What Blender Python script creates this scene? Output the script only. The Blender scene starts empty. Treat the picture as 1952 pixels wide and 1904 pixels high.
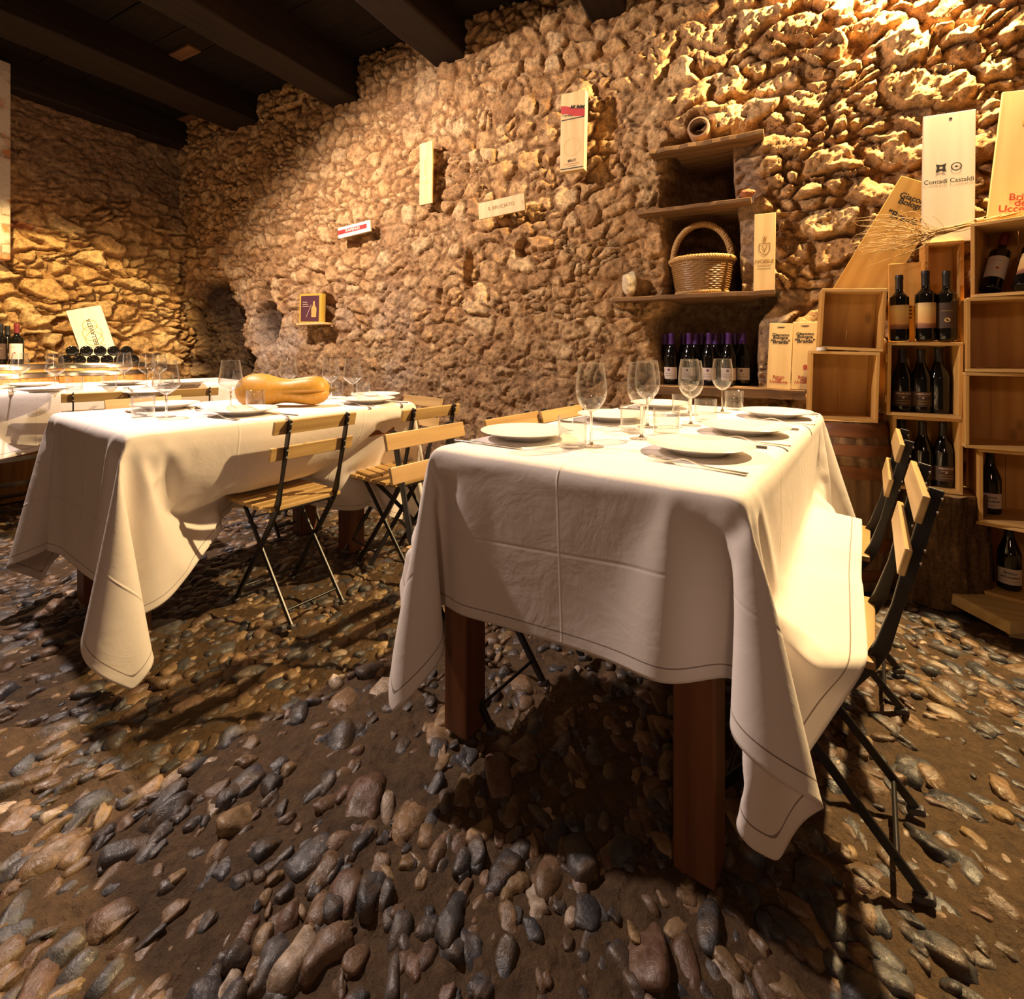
import bpy, math, random
import numpy as np
from mathutils import Vector, Matrix, Euler

SC = bpy.context.scene
COL = SC.collection
PI = math.pi
R = math.radians

# ------------------------------------------------------------------ camera, world, lamps, exposure
FOC, PX, PY, EYE, YAW = 958.0, 976.0, 668.0, 1.04, R(27.7)
cd = bpy.data.cameras.new('camera')
cam = bpy.data.objects.new('camera', cd)
COL.objects.link(cam)
cam.location = (0, 0, EYE)
cam.rotation_euler = (R(90), 0, YAW)
cd.sensor_fit = 'HORIZONTAL'
cd.sensor_width = 36.0
cd.lens = 36.0 * FOC / 1952.0
cd.shift_x = 0.0
cd.shift_y = -(952.0 - PY) / 1952.0
cd.clip_start = 0.05
SC.camera = cam

SC.view_settings.view_transform = 'Standard'
SC.view_settings.look = 'None'
SC.view_settings.gamma = 1.0
SC.view_settings.use_curve_mapping = False
SC.view_settings.exposure = 0.88

w = bpy.data.worlds.new('world')
SC.world = w
w.use_nodes = True
w.node_tree.nodes['Background'].inputs[0].default_value = (1.0, 0.62, 0.38, 1)
w.node_tree.nodes['Background'].inputs[1].default_value = 0.02

def spot(name, loc, target, power, color, radius, size=172, blend=0.12):
    l = bpy.data.lights.new(name, 'SPOT')
    l.energy = power
    l.color = color
    l.shadow_soft_size = radius
    l.spot_size = R(size)
    l.spot_blend = blend
    o = bpy.data.objects.new(name, l)
    COL.objects.link(o)
    o.location = loc
    o.rotation_euler = (Vector(target) - Vector(loc)).to_track_quat('-Z', 'Y').to_euler()
    return o

# the yellow lamp by the right end of the stone wall, the white lamp over the left tables,
# and an added warm fill light behind the viewer, lifting the shaded fronts
spot('yellow_wall_lamp', (0.76, 2.84, 3.17), (0.45, 2.3, 0.0), 520, (1.0, 0.70, 0.34), 0.03, 178, 0.05)
spot('white_ceiling_lamp', (-3.0, 1.2, 3.0), (-1.7, 2.1, 0.0), 250, (1.0, 0.79, 0.68), 0.05, 160, 0.5)
spot('yellow_barrel_lamp', (-3.6, 0.9, 3.2), (-5.55, 2.25, 0.25), 330, (1.0, 0.72, 0.30), 0.05, 50, 0.25)
spot('rear_fill_light', (0.7, -2.4, 2.6), (0.6, 1.0, 0.6), 36, (1.0, 0.60, 0.40), 0.25, 170, 0.3)

# ------------------------------------------------------------------ helpers
_c, _s = math.cos(YAW), math.sin(YAW)
def _ray(px, py):
    a = (px - PX) / FOC
    return (a * _c - _s, a * _s + _c, -(py - PY) / FOC)
def at_z(px, py, z):
    d = _ray(px, py); t = (z - EYE) / d[2]
    return Vector((d[0] * t, d[1] * t, z))
def at_y(px, py, y):
    d = _ray(px, py); t = y / d[1]
    return Vector((d[0] * t, y, EYE + d[2] * t))
def at_d(px, py, t):
    d = _ray(px, py)
    return Vector((d[0] * t, d[1] * t, EYE + d[2] * t))

class MB:
    """collects shapes and links them as ONE mesh object"""
    def __init__(s):
        s.v, s.f = [], []
    def add(s, vs, fs, M=None):
        b = len(s.v)
        if M is not None:
            vs = [M @ Vector(p) for p in vs]
        s.v += [tuple(p) for p in vs]
        s.f += [tuple(b + i for i in f) for f in fs]
        return s
    def box(s, x0, x1, y0, y1, z0, z1, M=None):
        vs = [(x, y, z) for x in (x0, x1) for y in (y0, y1) for z in (z0, z1)]
        return s.add(vs, [(0, 1, 3, 2), (4, 6, 7, 5), (0, 4, 5, 1), (2, 3, 7, 6), (0, 2, 6, 4), (1, 5, 7, 3)], M)
    def lathe(s, prof, seg=32, M=None, caps=False):
        vs, fs = [], []
        n = len(prof)
        for r, z in prof:
            for k in range(seg):
                a = 2 * PI * k / seg
                vs.append((r * math.cos(a), r * math.sin(a), z))
        for i in range(n - 1):
            for k in range(seg):
                k2 = (k + 1) % seg
                fs.append((i * seg + k, i * seg + k2, (i + 1) * seg + k2, (i + 1) * seg + k))
        if caps:
            fs.append(tuple(reversed(range(seg))))
            fs.append(tuple((n - 1) * seg + k for k in range(seg)))
        return s.add(vs, fs, M)
    def tube(s, path, rad, seg=8, caps=True, M=None):
        path = [Vector(p) for p in path]
        n = len(path)
        rad = rad if isinstance(rad, (list, tuple)) else [rad] * n
        up = Vector((0, 0, 1))
        vs, fs = [], []
        prev = None
        for i, p in enumerate(path):
            t = (path[min(i + 1, n - 1)] - path[max(i - 1, 0)]).normalized()
            if prev is None:
                a = up.cross(t)
                if a.length < 1e-3: a = Vector((1, 0, 0)).cross(t)
            else:
                a = prev - t * prev.dot(t)
            a.normalize(); prev = a
            b = t.cross(a)
            for k in range(seg):
                an = 2 * PI * k / seg
                vs.append(p + a * (rad[i] * math.cos(an)) + b * (rad[i] * math.sin(an)))
        for i in range(n - 1):
            for k in range(seg):
                k2 = (k + 1) % seg
                fs.append((i * seg + k, i * seg + k2, (i + 1) * seg + k2, (i + 1) * seg + k))
        if caps:
            fs.append(tuple(reversed(range(seg)))); fs.append(tuple((n - 1) * seg + k for k in range(seg)))
        return s.add(vs, fs, M)
    def strap(s, path, wx, wn, M=None):
        """flat bar following a path in a plane of constant x: wx thick across x, wn wide in the plane"""
        path = [Vector(p) for p in path]
        n = len(path); vs, fs = [], []
        for i, p in enumerate(path):
            t = (path[min(i + 1, n - 1)] - path[max(i - 1, 0)]).normalized()
            nn = Vector((1, 0, 0)).cross(t).normalized()
            w_ = wn[i] if isinstance(wn, (list, tuple)) else wn
            x_ = wx[i] if isinstance(wx, (list, tuple)) else wx
            ax = Vector((1, 0, 0))
            for sa, sb in ((-1, -1), (1, -1), (1, 1), (-1, 1)):
                vs.append(p + ax * (sa * x_ / 2) + nn * (sb * w_ / 2))
        for i in range(n - 1):
            for k in range(4):
                k2 = (k + 1) % 4
                fs.append((i * 4 + k, i * 4 + k2, (i + 1) * 4 + k2, (i + 1) * 4 + k))
        fs.append((3, 2, 1, 0)); fs.append(tuple((n - 1) * 4 + k for k in range(4)))
        return s.add(vs, fs, M)
    def prism(s, poly, y0, y1, M=None):
        """polygon in x,z pushed from y0 to y1"""
        n = len(poly)
        vs = [(x, y0, z) for x, z in poly] + [(x, y1, z) for x, z in poly]
        fs = [tuple(range(n)), tuple(reversed(range(n, 2 * n)))]
        for k in range(n):
            k2 = (k + 1) % n
            fs.append((k, n + k, n + k2, k2))
        return s.add(vs, fs, M)
    def build(s, name, mat, parent=None, smooth=None, bevel=0, loc=None, rot=None):
        me = bpy.data.meshes.new(name)
        me.from_pydata(s.v, [], s.f)
        import bmesh
        bm = bmesh.new(); bm.from_mesh(me)
        bmesh.ops.recalc_face_normals(bm, faces=bm.faces)
        bm.to_mesh(me); bm.free()
        return link(name, me, mat, parent, smooth, bevel, loc, rot)

def link(name, me, mat, parent=None, smooth=None, bevel=0, loc=None, rot=None):
    for m in (mat if isinstance(mat, (list, tuple)) else [mat]):
        me.materials.append(m)
    o = bpy.data.objects.new(name, me)
    COL.objects.link(o)
    if parent: o.parent = parent
    if smooth is not None:
        me.polygons.foreach_set('use_smooth', [True] * len(me.polygons))
        if smooth < 179: me.set_sharp_from_angle(angle=R(smooth))
    if bevel:
        b = o.modifiers.new('soft_edges', 'BEVEL')
        b.width = bevel; b.segments = 2; b.limit_method = 'ANGLE'
    if loc is not None: o.location = loc
    if rot is not None: o.rotation_euler = rot
    return o

def tag(o, label, cat, group=None):
    o['label'] = label; o['category'] = cat
    if group: o['group'] = group
    return o
def thing(name, label, cat, loc=(0, 0, 0), rot=(0, 0, 0), group=None):
    o = bpy.data.objects.new(name, None)
    COL.objects.link(o)
    o.empty_display_size = 0.05
    o.location = loc
    o.rotation_euler = rot if isinstance(rot, (tuple, list, Euler)) else (0, 0, rot)
    return tag(o, label, cat, group)
def structure(o):
    o['kind'] = 'structure'; return o
_kids = {}
def kids(o):
    return [c for c in bpy.data.objects if c.parent == o]
def dup(o, parent=None):
    c = o.copy(); COL.objects.link(c)
    if parent: c.parent = parent
    for ch in kids(o): dup(ch, c)
    return c
def place(o, first, loc, rot, label, group=None):
    t = o if first else dup(o)
    t.location = loc
    t.rotation_euler = rot if isinstance(rot, (tuple, list, Euler)) else (0, 0, rot)
    t['label'] = label
    if group: t['group'] = group
    return t

def text_mesh(body, size, align='CENTER', bold=0.0, bend=None, line=1.0):
    cu = bpy.data.curves.new('lettering', 'FONT')
    cu.body = body; cu.size = size; cu.align_x = align; cu.align_y = 'CENTER'
    cu.offset = bold; cu.space_line = line; cu.resolution_u = 3
    o = bpy.data.objects.new('lettering', cu)
    COL.objects.link(o)
    dg = bpy.context.evaluated_depsgraph_get()
    me = bpy.data.meshes.new_from_object(o.evaluated_get(dg))
    bpy.data.objects.remove(o); bpy.data.curves.remove(cu)
    if bend:
        for v in me.vertices:
            x, y, z = v.co
            v.co = (bend * math.sin(x / bend), -bend * math.cos(x / bend), y)
    else:
        for v in me.vertices:
            x, y, z = v.co
            v.co = (x, 0, y)                     # letters stand in the x,z plane and face -y
    me.materials.clear()
    return me
def letters(body, size, mat, parent, loc=(0, 0, 0), rot=(0, 0, 0), bold=0.0, bend=None, line=0.8, name='lettering', sx=1.0):
    me = text_mesh(body, size, bold=bold, bend=bend, line=line)
    o = link(name, me, mat, parent, loc=loc, rot=rot)
    if sx != 1.0: o.scale = (sx, 1, 1)
    return o

# ------------------------------------------------------------------ materials
class NT:
    def __init__(s, name):
        s.m = bpy.data.materials.new(name); s.m.use_nodes = True
        s.t = s.m.node_tree
        s.b = s.t.nodes['Principled BSDF']
    def n(s, kind, **kw):
        nd = s.t.nodes.new(kind)
        for k, v in kw.items():
            if k.startswith('i_'):
                key = k[2:]
                key = int(key) if key.isdigit() else key.replace('_', ' ')
                nd.inputs[key].default_value = v
            else:
                setattr(nd, k, v)
        return nd
    def l(s, a, b): s.t.links.new(a, b)
    def noise(s, vec, scale, detail=4, rough=0.55, dist=0.0):
        nd = s.n('ShaderNodeTexNoise', i_Scale=scale, i_Detail=detail, i_Roughness=rough, i_Distortion=dist)
        if vec is not None: s.l(vec, nd.inputs['Vector'])
        return nd.outputs['Fac']
    def ramp(s, fac, stops):
        nd = s.n('ShaderNodeValToRGB')
        e = nd.color_ramp.elements
        while len(e) < len(stops): e.new(0.5)
        for k, (p, c) in enumerate(stops):
            e[k].position = p; e[k].color = (*c, 1) if len(c) == 3 else c
        s.l(fac, nd.inputs[0])
        return nd.outputs[0]
    def mix(s, fac, a, b, blend='MIX'):
        nd = s.n('ShaderNodeMix', data_type='RGBA', blend_type=blend)
        for sock, val in ((nd.inputs[0], fac), (nd.inputs[6], a), (nd.inputs[7], b)):
            if isinstance(val, (int, float)): sock.default_value = val
            elif isinstance(val, (tuple, list)): sock.default_value = (*val[:3], 1)
            else: s.l(val, sock)
        return nd.outputs[2]
    def math(s, op, a, b=0.0):
        nd = s.n('ShaderNodeMath', operation=op)
        for k, val in enumerate((a, b)):
            if isinstance(val, (int, float)): nd.inputs[k].default_value = val
            else: s.l(val, nd.inputs[k])
        return nd.outputs[0]
    def bump(s, h, strength, dist, normal=None):
        nd = s.n('ShaderNodeBump', i_Strength=strength, i_Distance=dist)
        s.l(h, nd.inputs['Height'])
        if normal is not None: s.l(normal, nd.inputs['Normal'])
        return nd.outputs[0]
    def out(s, color=None, rough=None, normal=None, **kw):
        for sock, val in (('Base Color', color), ('Roughness', rough), ('Normal', normal)):
            if val is None: continue
            if isinstance(val, (int, float)): s.b.inputs[sock].default_value = val
            elif isinstance(val, (tuple, list)): s.b.inputs[sock].default_value = (*val[:3], 1)
            else: s.l(val, s.b.inputs[sock])
        for k, v in kw.items(): s.b.inputs[k.replace('_', ' ')].default_value = v
        return s.m
    def coords(s, kind='Object', scale=(1, 1, 1), rnd=True):
        tc = s.n('ShaderNodeTexCoord'); mp = s.n('ShaderNodeMapping')
        mp.inputs['Scale'].default_value = scale
        s.l(tc.outputs[kind], mp.inputs['Vector'])
        if not rnd: return mp.outputs[0]
        oi = s.n('ShaderNodeObjectInfo')
        add = s.n('ShaderNodeVectorMath', operation='ADD')
        mul = s.math('MULTIPLY', oi.outputs['Random'], 37.0)
        s.l(mp.outputs[0], add.inputs[0]); s.l(mul, add.inputs[1])
        return add.outputs[0]

def wood(name, light, dark, axis='z', rough=0.5, grain=26, knots=True, spec=0.3):
    t = NT(name)
    st = {'x': (0.13, 1, 1), 'y': (1, 0.13, 1), 'z': (1, 1, 0.13)}[axis]
    v = t.coords('Object', st)
    a = t.noise(v, grain, 5, 0.6, 0.6)
    b = t.noise(v, 6.0, 3, 0.5, 0.8)
    wv = t.n('ShaderNodeTexWave', wave_type='RINGS', rings_direction={'x': 'X', 'y': 'Y', 'z': 'Z'}[axis], i_Scale=7.0, i_Distortion=7.0, i_Detail=2.0)
    t.l(v, wv.inputs['Vector'])
    f = t.math('ADD', t.math('MULTIPLY', a, 0.5), t.math('ADD', t.math('MULTIPLY', b, 0.35), t.math('MULTIPLY', wv.outputs['Fac'], 0.15)))
    col = t.ramp(f, [(0.3, dark), (0.62, light)])
    if knots:
        kv = t.coords('Object', {'x': (0.5, 1, 1), 'y': (1, 0.5, 1), 'z': (1, 1, 0.5)}[axis])
        vo = t.n('ShaderNodeTexVoronoi', i_Scale=7.0)
        t.l(kv, vo.inputs['Vector'])
        k = t.ramp(vo.outputs['Distance'], [(0.05, (1, 1, 1)), (0.13, (0, 0, 0))])
        col = t.mix(t.math('MULTIPLY', k, 0.55), col, tuple(x * 0.35 for x in dark))
    return t.out(col, rough, t.bump(f, 0.25, 0.004), Specular_IOR_Level=spec)

def plain(name, color, rough=0.5, metal=0.0, spec=0.5, var=0.0, scale=40, bump=0.0):
    t = NT(name)
    col = color; nrm = None
    if var or bump:
        f = t.noise(t.coords(), scale, 4)
        if var: col = t.mix(f, tuple(c * (1 - var) for c in color), tuple(min(1, c * (1 + var)) for c in color))
        if bump: nrm = t.bump(f, 0.4, bump)
    return t.out(col, rough, nrm, Metallic=metal, Specular_IOR_Level=spec)

M = {}

# ------------------------------------------------------------------ the stone shell
def lat(ix, iy, seed):
    h = (ix.astype(np.int64) * 374761393 + iy.astype(np.int64) * 668265263 + seed * 974711) & 0xFFFFFFFF
    h = ((h ^ (h >> 13)) * 1274126177) & 0xFFFFFFFF
    h = ((h ^ (h >> 16)) * 2246822519) & 0xFFFFFFFF
    return ((h ^ (h >> 13)) & 0xFFFF) / 65535.0
def vn(x, y, seed=0):
    ix, iy = np.floor(x).astype(np.int64), np.floor(y).astype(np.int64)
    fx, fy = x - ix, y - iy
    fx = fx * fx * (3 - 2 * fx); fy = fy * fy * (3 - 2 * fy)
    a = lat(ix, iy, seed) * (1 - fx) + lat(ix + 1, iy, seed) * fx
    b = lat(ix, iy + 1, seed) * (1 - fx) + lat(ix + 1, iy + 1, seed) * fx
    return a * (1 - fy) + b * fy
def fbm(x, y, o=4, seed=0, gain=0.5):
    t, a, n = 0, 1.0, 0
    for k in range(o):
        t = t + a * vn(x * 2 ** k + 17.3 * k, y * 2 ** k - 9.1 * k, seed + k); n += a; a *= gain
    return t / n
def worley(x, y, seed=0, jit=0.85):
    ix, iy = np.floor(x).astype(np.int64), np.floor(y).astype(np.int64)
    f1 = np.full(x.shape, 9.0); f2 = f1.copy()
    cid = [np.zeros(x.shape) for _ in range(4)]; dx = np.zeros(x.shape); dy = dx.copy()
    for j in (-1, 0, 1):
        for i in (-1, 0, 1):
            cx, cy = ix + i, iy + j
            px = cx + 0.5 + jit * (lat(cx, cy, seed) - 0.5)
            py = cy + 0.5 + jit * (lat(cx, cy, seed + 1) - 0.5)
            d = np.hypot(x - px, y - py)
            near = d < f1
            f2 = np.where(near, f1, np.minimum(f2, d))
            f1 = np.where(near, d, f1)
            for k in range(4): cid[k] = np.where(near, lat(cx, cy, seed + 5 + k), cid[k])
            dx = np.where(near, x - px, dx); dy = np.where(near, y - py, dy)
    return f1, f2, cid, dx, dy
def sst(a, b, x):
    t = np.clip((x - a) / (b - a), 0, 1); return t * t * (3 - 2 * t)

def rubble(a, z, seed, size=0.17, flat=0.72):
    """height of rubble masonry (metres, towards the room) and its colour, on coordinates a (along) and z (up)"""
    wa = a + 0.16 * (fbm(a * 4, z * 4, 3, seed + 50) - 0.5) + 0.035 * (fbm(a * 19, z * 19, 2, seed + 51) - 0.5)
    wz = z + 0.13 * (fbm(a * 4, z * 4, 3, seed + 60) - 0.5) + 0.03 * (fbm(a * 19, z * 19, 2, seed + 61) - 0.5)
    f1, f2, c, dx, dy = worley(wa / size + 0.35 * np.floor(wz / (size * flat)) % 1.0, wz / (size * flat), seed)
    g1, g2, e, ex, ey = worley(wa / (size * 0.5) + 7, wz / (size * flat * 0.5) + 3, seed + 20)
    big = sst(0.03, 0.30, f2 - f1)
    sml = sst(0.03, 0.34, g2 - g1)
    usebig = (c[0] > 0.30).astype(float)
    edge = np.where(usebig > 0, big, sml * sst(0.0, 0.12, f2 - f1))
    rnd = np.where(usebig > 0, c[1], e[1]); tone = np.where(usebig > 0, c[2], e[2])
    tilt = np.where(usebig > 0, (c[2] - 0.5) * dx + (c[3] - 0.65) * dy, ((e[2] - 0.5) * ex + (e[3] - 0.6) * ey) * 0.5)
    h = edge * (0.45 + 0.85 * rnd) + edge * tilt * 0.9
    return h, edge, tone

def grid_mesh(name, P, colr, nu, nv, mat, flip=False):
    me = bpy.data.meshes.new(name)
    idx = np.arange(nu * nv).reshape(nv, nu)
    q = np.stack([idx[:-1, :-1], idx[:-1, 1:], idx[1:, 1:], idx[1:, :-1]], -1).reshape(-1, 4)
    if flip: q = q[:, ::-1]
    return np_mesh(me, P, q, colr, mat, name)
def np_mesh(me, P, q, colr, mats, name, matidx=None):
    k = q.shape[1]
    me.vertices.add(len(P)); me.vertices.foreach_set('co', np.ascontiguousarray(P, dtype=np.float32).ravel())
    me.loops.add(q.size); me.loops.foreach_set('vertex_index', np.ascontiguousarray(q, dtype=np.int32).ravel())
    me.polygons.add(len(q))
    me.polygons.foreach_set('loop_start', np.arange(0, q.size, k, dtype=np.int32))
    me.update(calc_edges=True)
    me.polygons.foreach_set('use_smooth', np.ones(len(q), dtype=bool))
    if colr is not None:
        at = me.color_attributes.new('stone', 'FLOAT_COLOR', 'POINT')
        at.data.foreach_set('color', np.ascontiguousarray(np.c_[colr, np.ones(len(P))], dtype=np.float32).ravel())
    for m in (mats if isinstance(mats, (list, tuple)) else [mats]): me.materials.append(m)
    if matidx is not None: me.polygons.foreach_set('material_index', matidx.astype(np.int32))
    me.validate(); me.update()
    o = bpy.data.objects.new(name, me); COL.objects.link(o)
    return o

def stone_mat(name, scale=1.0, rough=0.9, b1=0.012, b2=0.004, dark=0.45):
    t = NT(name)
    at = t.n('ShaderNodeAttribute', attribute_name='stone')
    v = t.coords('Object', rnd=False)
    n1 = t.noise(v, 24 * scale, 8, 0.68)
    n2 = t.noise(v, 110 * scale, 6, 0.7)
    n3 = t.noise(v, 7 * scale, 5, 0.6)
    f = t.ramp(n1, [(0.30, (dark, dark * 0.94, dark * 0.86)), (0.5, (0.9, 0.88, 0.86)), (0.68, (1.3, 1.28, 1.22))])
    c = t.mix(1.0, at.outputs['Color'], f, 'MULTIPLY')
    g = t.ramp(n2, [(0.34, (0.42, 0.36, 0.3)), (0.46, (1, 1, 1)), (0.75, (1.12, 1.12, 1.1))])
    c = t.mix(0.85, c, g, 'MULTIPLY')
    c = t.mix(t.math('MULTIPLY', t.ramp(n3, [(0.4, (0, 0, 0)), (0.7, (1, 1, 1))]), 0.6), c, t.mix(1.0, c, (0.80, 0.64, 0.52), 'MULTIPLY'))
    nb = t.bump(n1, 0.9, b1)
    nb = t.bump(n2, 0.8, b2, nb)
    return t.out(c, rough, nb, Specular_IOR_Level=0.2)
M['wall'] = stone_mat('rubble_stone', 1.0, 0.9, 0.022, 0.006, 0.36)

WY, WX = 3.04, -5.52
TAN, PALE, MORT, BRN = (np.array(x) for x in ((0.68, 0.43, 0.20), (0.84, 0.62, 0.34), (0.36, 0.20, 0.085), (0.32, 0.175, 0.08)))
SOOT = np.array((0.040, 0.022, 0.014))
# back wall
step = 0.0105
ax = np.arange(-5.75, 2.6, step); az = np.arange(-0.08, 3.46, step)
A, Zz = np.meshgrid(ax, az)
nu, nv = len(ax), len(az)
a, z = A.ravel(), Zz.ravel()
h1, e1, t1 = rubble(a, z, 3, 0.24, 0.66)
h2, e2, t2 = rubble(a, z, 41, 0.155, 0.8)
right = sst(-0.9, -0.3, a + 0.25 * (fbm(a * 3, z * 3, 2, 7) - 0.5))
hh = h1 * right * 0.050 + h2 * (1 - right) * 0.030
edge = e1 * right + e2 * (1 - right); tone = t1 * right + t2 * (1 - right)
lump = fbm(a * 2.2, z * 2.2, 4, 90) - 0.5
crag = fbm(a * 11, z * 11, 5, 120, 0.68) - 0.5
fine = np.abs(fbm(a * 26, z * 26, 4, 140, 0.75) - 0.5) - 0.1
# lower and middle part: rough render that hides the joints
rend = sst(1.55, 0.7, z + 0.5 * (fbm(a * 1.7, z * 1.7, 3, 160) - 0.5)) * sst(-0.7, -1.4, a)
rend = np.maximum(rend, 0.45 * sst(0.55, 0.7, fbm(a * 1.3 + 4, z * 1.3, 3, 170)) * (1 - right))
hh = hh * (1 - 0.75 * rend) + 0.06 * lump + crag * (0.045 + 0.03 * rend + 0.030 * right) - fine * (0.035 + 0.03 * right)
col = MORT + (TAN - MORT) * edge[:, None]
col = col + (PALE - col) * (edge * sst(0.45, 1.0, tone) * 0.75)[:, None]
col = col + (BRN - col) * (edge * sst(0.35, 0.0, tone) * 0.55)[:, None]
col = col + (np.array((0.45, 0.31, 0.19)) - col) * (0.55 * rend)[:, None]
lime = sst(0.52, 0.72, fbm(a * 2.3, z * 2.3 + 3, 4, 200)) * sst(1.75, 1.0, z) * sst(-2.0, -3.2, a)
col = col + (np.array((0.66, 0.56, 0.46)) - col) * (0.7 * lime)[:, None]
# burnt hollow by the corner and under it
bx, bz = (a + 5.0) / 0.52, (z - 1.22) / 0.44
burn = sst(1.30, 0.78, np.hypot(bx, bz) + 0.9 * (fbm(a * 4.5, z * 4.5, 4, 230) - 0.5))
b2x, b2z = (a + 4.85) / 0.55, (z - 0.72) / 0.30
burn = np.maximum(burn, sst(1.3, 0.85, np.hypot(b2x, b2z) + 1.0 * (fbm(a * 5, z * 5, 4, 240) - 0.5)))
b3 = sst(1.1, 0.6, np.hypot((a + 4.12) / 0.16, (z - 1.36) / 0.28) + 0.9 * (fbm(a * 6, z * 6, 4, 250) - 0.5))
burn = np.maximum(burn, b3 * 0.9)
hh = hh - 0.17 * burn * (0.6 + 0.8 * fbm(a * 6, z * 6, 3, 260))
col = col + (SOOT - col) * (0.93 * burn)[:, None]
for (hx, hz, rx, rz, dp) in ((-3.36, 1.40, 0.10, 0.15, 0.16), (-1.94, 1.62, 0.045, 0.16, 0.09), (-1.5, 1.72, 0.06, 0.07, 0.07), (-2.2, 1.40, 0.03, 0.10, 0.05)):
    hh = hh - dp * sst(1.1, 0.6, np.hypot((a - hx) / rx, (z - hz) / rz) + 0.5 * (fbm(a * 9, z * 9, 2, 270) - 0.5))
# the niche with its three shelves and the ledge under it
nl = -0.60 + 0.05 * (fbm(z * 5, z * 0, 3, 300) - 0.5) - 0.10 * sst(1.34, 1.2, z) * sst(0.8, 1.2, z)
nr = np.where(z > 1.36, -0.17 - 0.05 * sst(1.6, 2.2, z), -0.085 + 0.10 * sst(1.15, 1.34, z)) + 0.03 * (fbm(z * 6, z * 0 + 5, 3, 310) - 0.5)
soft = np.where(a < -0.4, 0.10, 0.02)
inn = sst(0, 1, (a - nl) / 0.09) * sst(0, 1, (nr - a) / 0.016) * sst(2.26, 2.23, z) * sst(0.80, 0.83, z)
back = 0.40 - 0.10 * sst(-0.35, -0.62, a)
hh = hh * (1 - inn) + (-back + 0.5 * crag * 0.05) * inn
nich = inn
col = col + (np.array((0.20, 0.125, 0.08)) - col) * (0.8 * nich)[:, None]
# smooth plaster jamb right of the niche, roughcast top course under the beams
jamb = sst(0.10, 0.02, np.abs(a - nr - 0.05)) * sst(0.8, 0.9, z) * sst(2.3, 2.2, z)
hh = hh * (1 - 0.7 * jamb * (1 - nich)); col = col + (np.array((0.42, 0.33, 0.25)) - col) * (0.7 * jamb * (1 - nich))[:, None]
# stones above the first shelf swell out around the pipe
hh = hh + 0.05 * sst(0.3, 0.1, np.hypot(a + 0.40, (z - 2.36) * 1.1)) - 0.14 * sst(0.055, 0.045, np.hypot(a + 0.395, z - 2.318))
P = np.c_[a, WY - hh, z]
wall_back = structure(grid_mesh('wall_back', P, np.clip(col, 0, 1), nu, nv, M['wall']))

# left wall
ay = np.arange(-0.5, 3.2, 0.0125)
A, Zz = np.meshgrid(ay, az); nu, nv = len(ay), len(az); a, z = A.ravel(), Zz.ravel()
h1, e1, t1 = rubble(a, z, 77, 0.24, 0.62)
crag = fbm(a * 10, z * 10, 5, 420, 0.6) - 0.5
pl = sst(2.25, 2.75, z + 0.5 * (fbm(a * 2, z * 2, 3, 430) - 0.5))
patch = sst(0.55, 0.66, fbm(a * 2.2, z * 2.2, 3, 440))
sm = np.clip(pl + 0.6 * patch, 0, 1)
hh = h1 * 0.075 * (1 - 0.8 * sm) + 0.07 * (fbm(a * 2, z * 2, 3, 450) - 0.5) + crag * 0.06 - 0.04 * (np.abs(fbm(a * 26, z * 26, 4, 455, 0.75) - 0.5) - 0.1)
col = MORT + (TAN - MORT) * e1[:, None]
col = col + (PALE - col) * (e1 * sst(0.4, 1.0, t1) * 0.8)[:, None]
col = col + (np.array((0.25, 0.17, 0.12)) - col) * (0.75 * pl)[:, None]
brick = sst(0.30, 0.12, np.abs(a - 1.70)) * sst(2.02, 2.07, z) * sst(2.36, 2.28, z) * sst(0.42, 0.52, fbm(a * 9, z * 14, 3, 470))
bj = ((z / 0.075) % 1.0 < 0.2) | (((a / 0.22) + 0.5 * (np.floor(z / 0.075) % 2)) % 1.0 < 0.07)
col = col + (np.where(bj[:, None], np.array((0.4, 0.3, 0.22)), np.array((0.33, 0.10, 0.05))) - col) * (0.8 * brick)[:, None]
P = np.c_[WX + hh, a, z]
structure(grid_mesh('wall_left', P, np.clip(col, 0, 1), nu, nv, M['wall'], flip=False))

# brick pier at the near end of the left wall
t = NT('whitewashed_brick')
bt = t.n('ShaderNodeTexBrick', i_Scale=1.0, i_Mortar_Size=0.008, i_Brick_Width=0.24, i_Row_Height=0.075)
tc = t.n('ShaderNodeTexCoord'); sx = t.n('ShaderNodeSeparateXYZ'); cx = t.n('ShaderNodeCombineXYZ')
t.l(tc.outputs['Object'], sx.inputs[0]); t.l(t.math('ADD', sx.outputs[0], sx.outputs[1]), cx.inputs[0]); t.l(sx.outputs[2], cx.inputs[1]); t.l(cx.outputs[0], bt.inputs['Vector'])
bt.inputs['Color1'].default_value = (0.62, 0.52, 0.42, 1); bt.inputs['Color2'].default_value = (0.5, 0.2, 0.08, 1); bt.inputs['Mortar'].default_value = (0.3, 0.22, 0.15, 1)
wh = t.noise(tc.outputs['Object'], 5, 5, 0.6)
c = t.mix(t.ramp(wh, [(0.42, (0, 0, 0)), (0.52, (1, 1, 1))]), bt.outputs['Color'], (0.66, 0.58, 0.48))
t.out(c, 0.9, t.bump(t.math('ADD', t.noise(tc.outputs['Object'], 30, 5), bt.outputs['Fac']), 0.6, 0.01))
M['pier'] = t.m
structure(MB().box(-5.75, -5.33, 1.05, 1.67, 1.75, 3.3).build('pillar', M['pier'], bevel=0.012))

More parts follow.
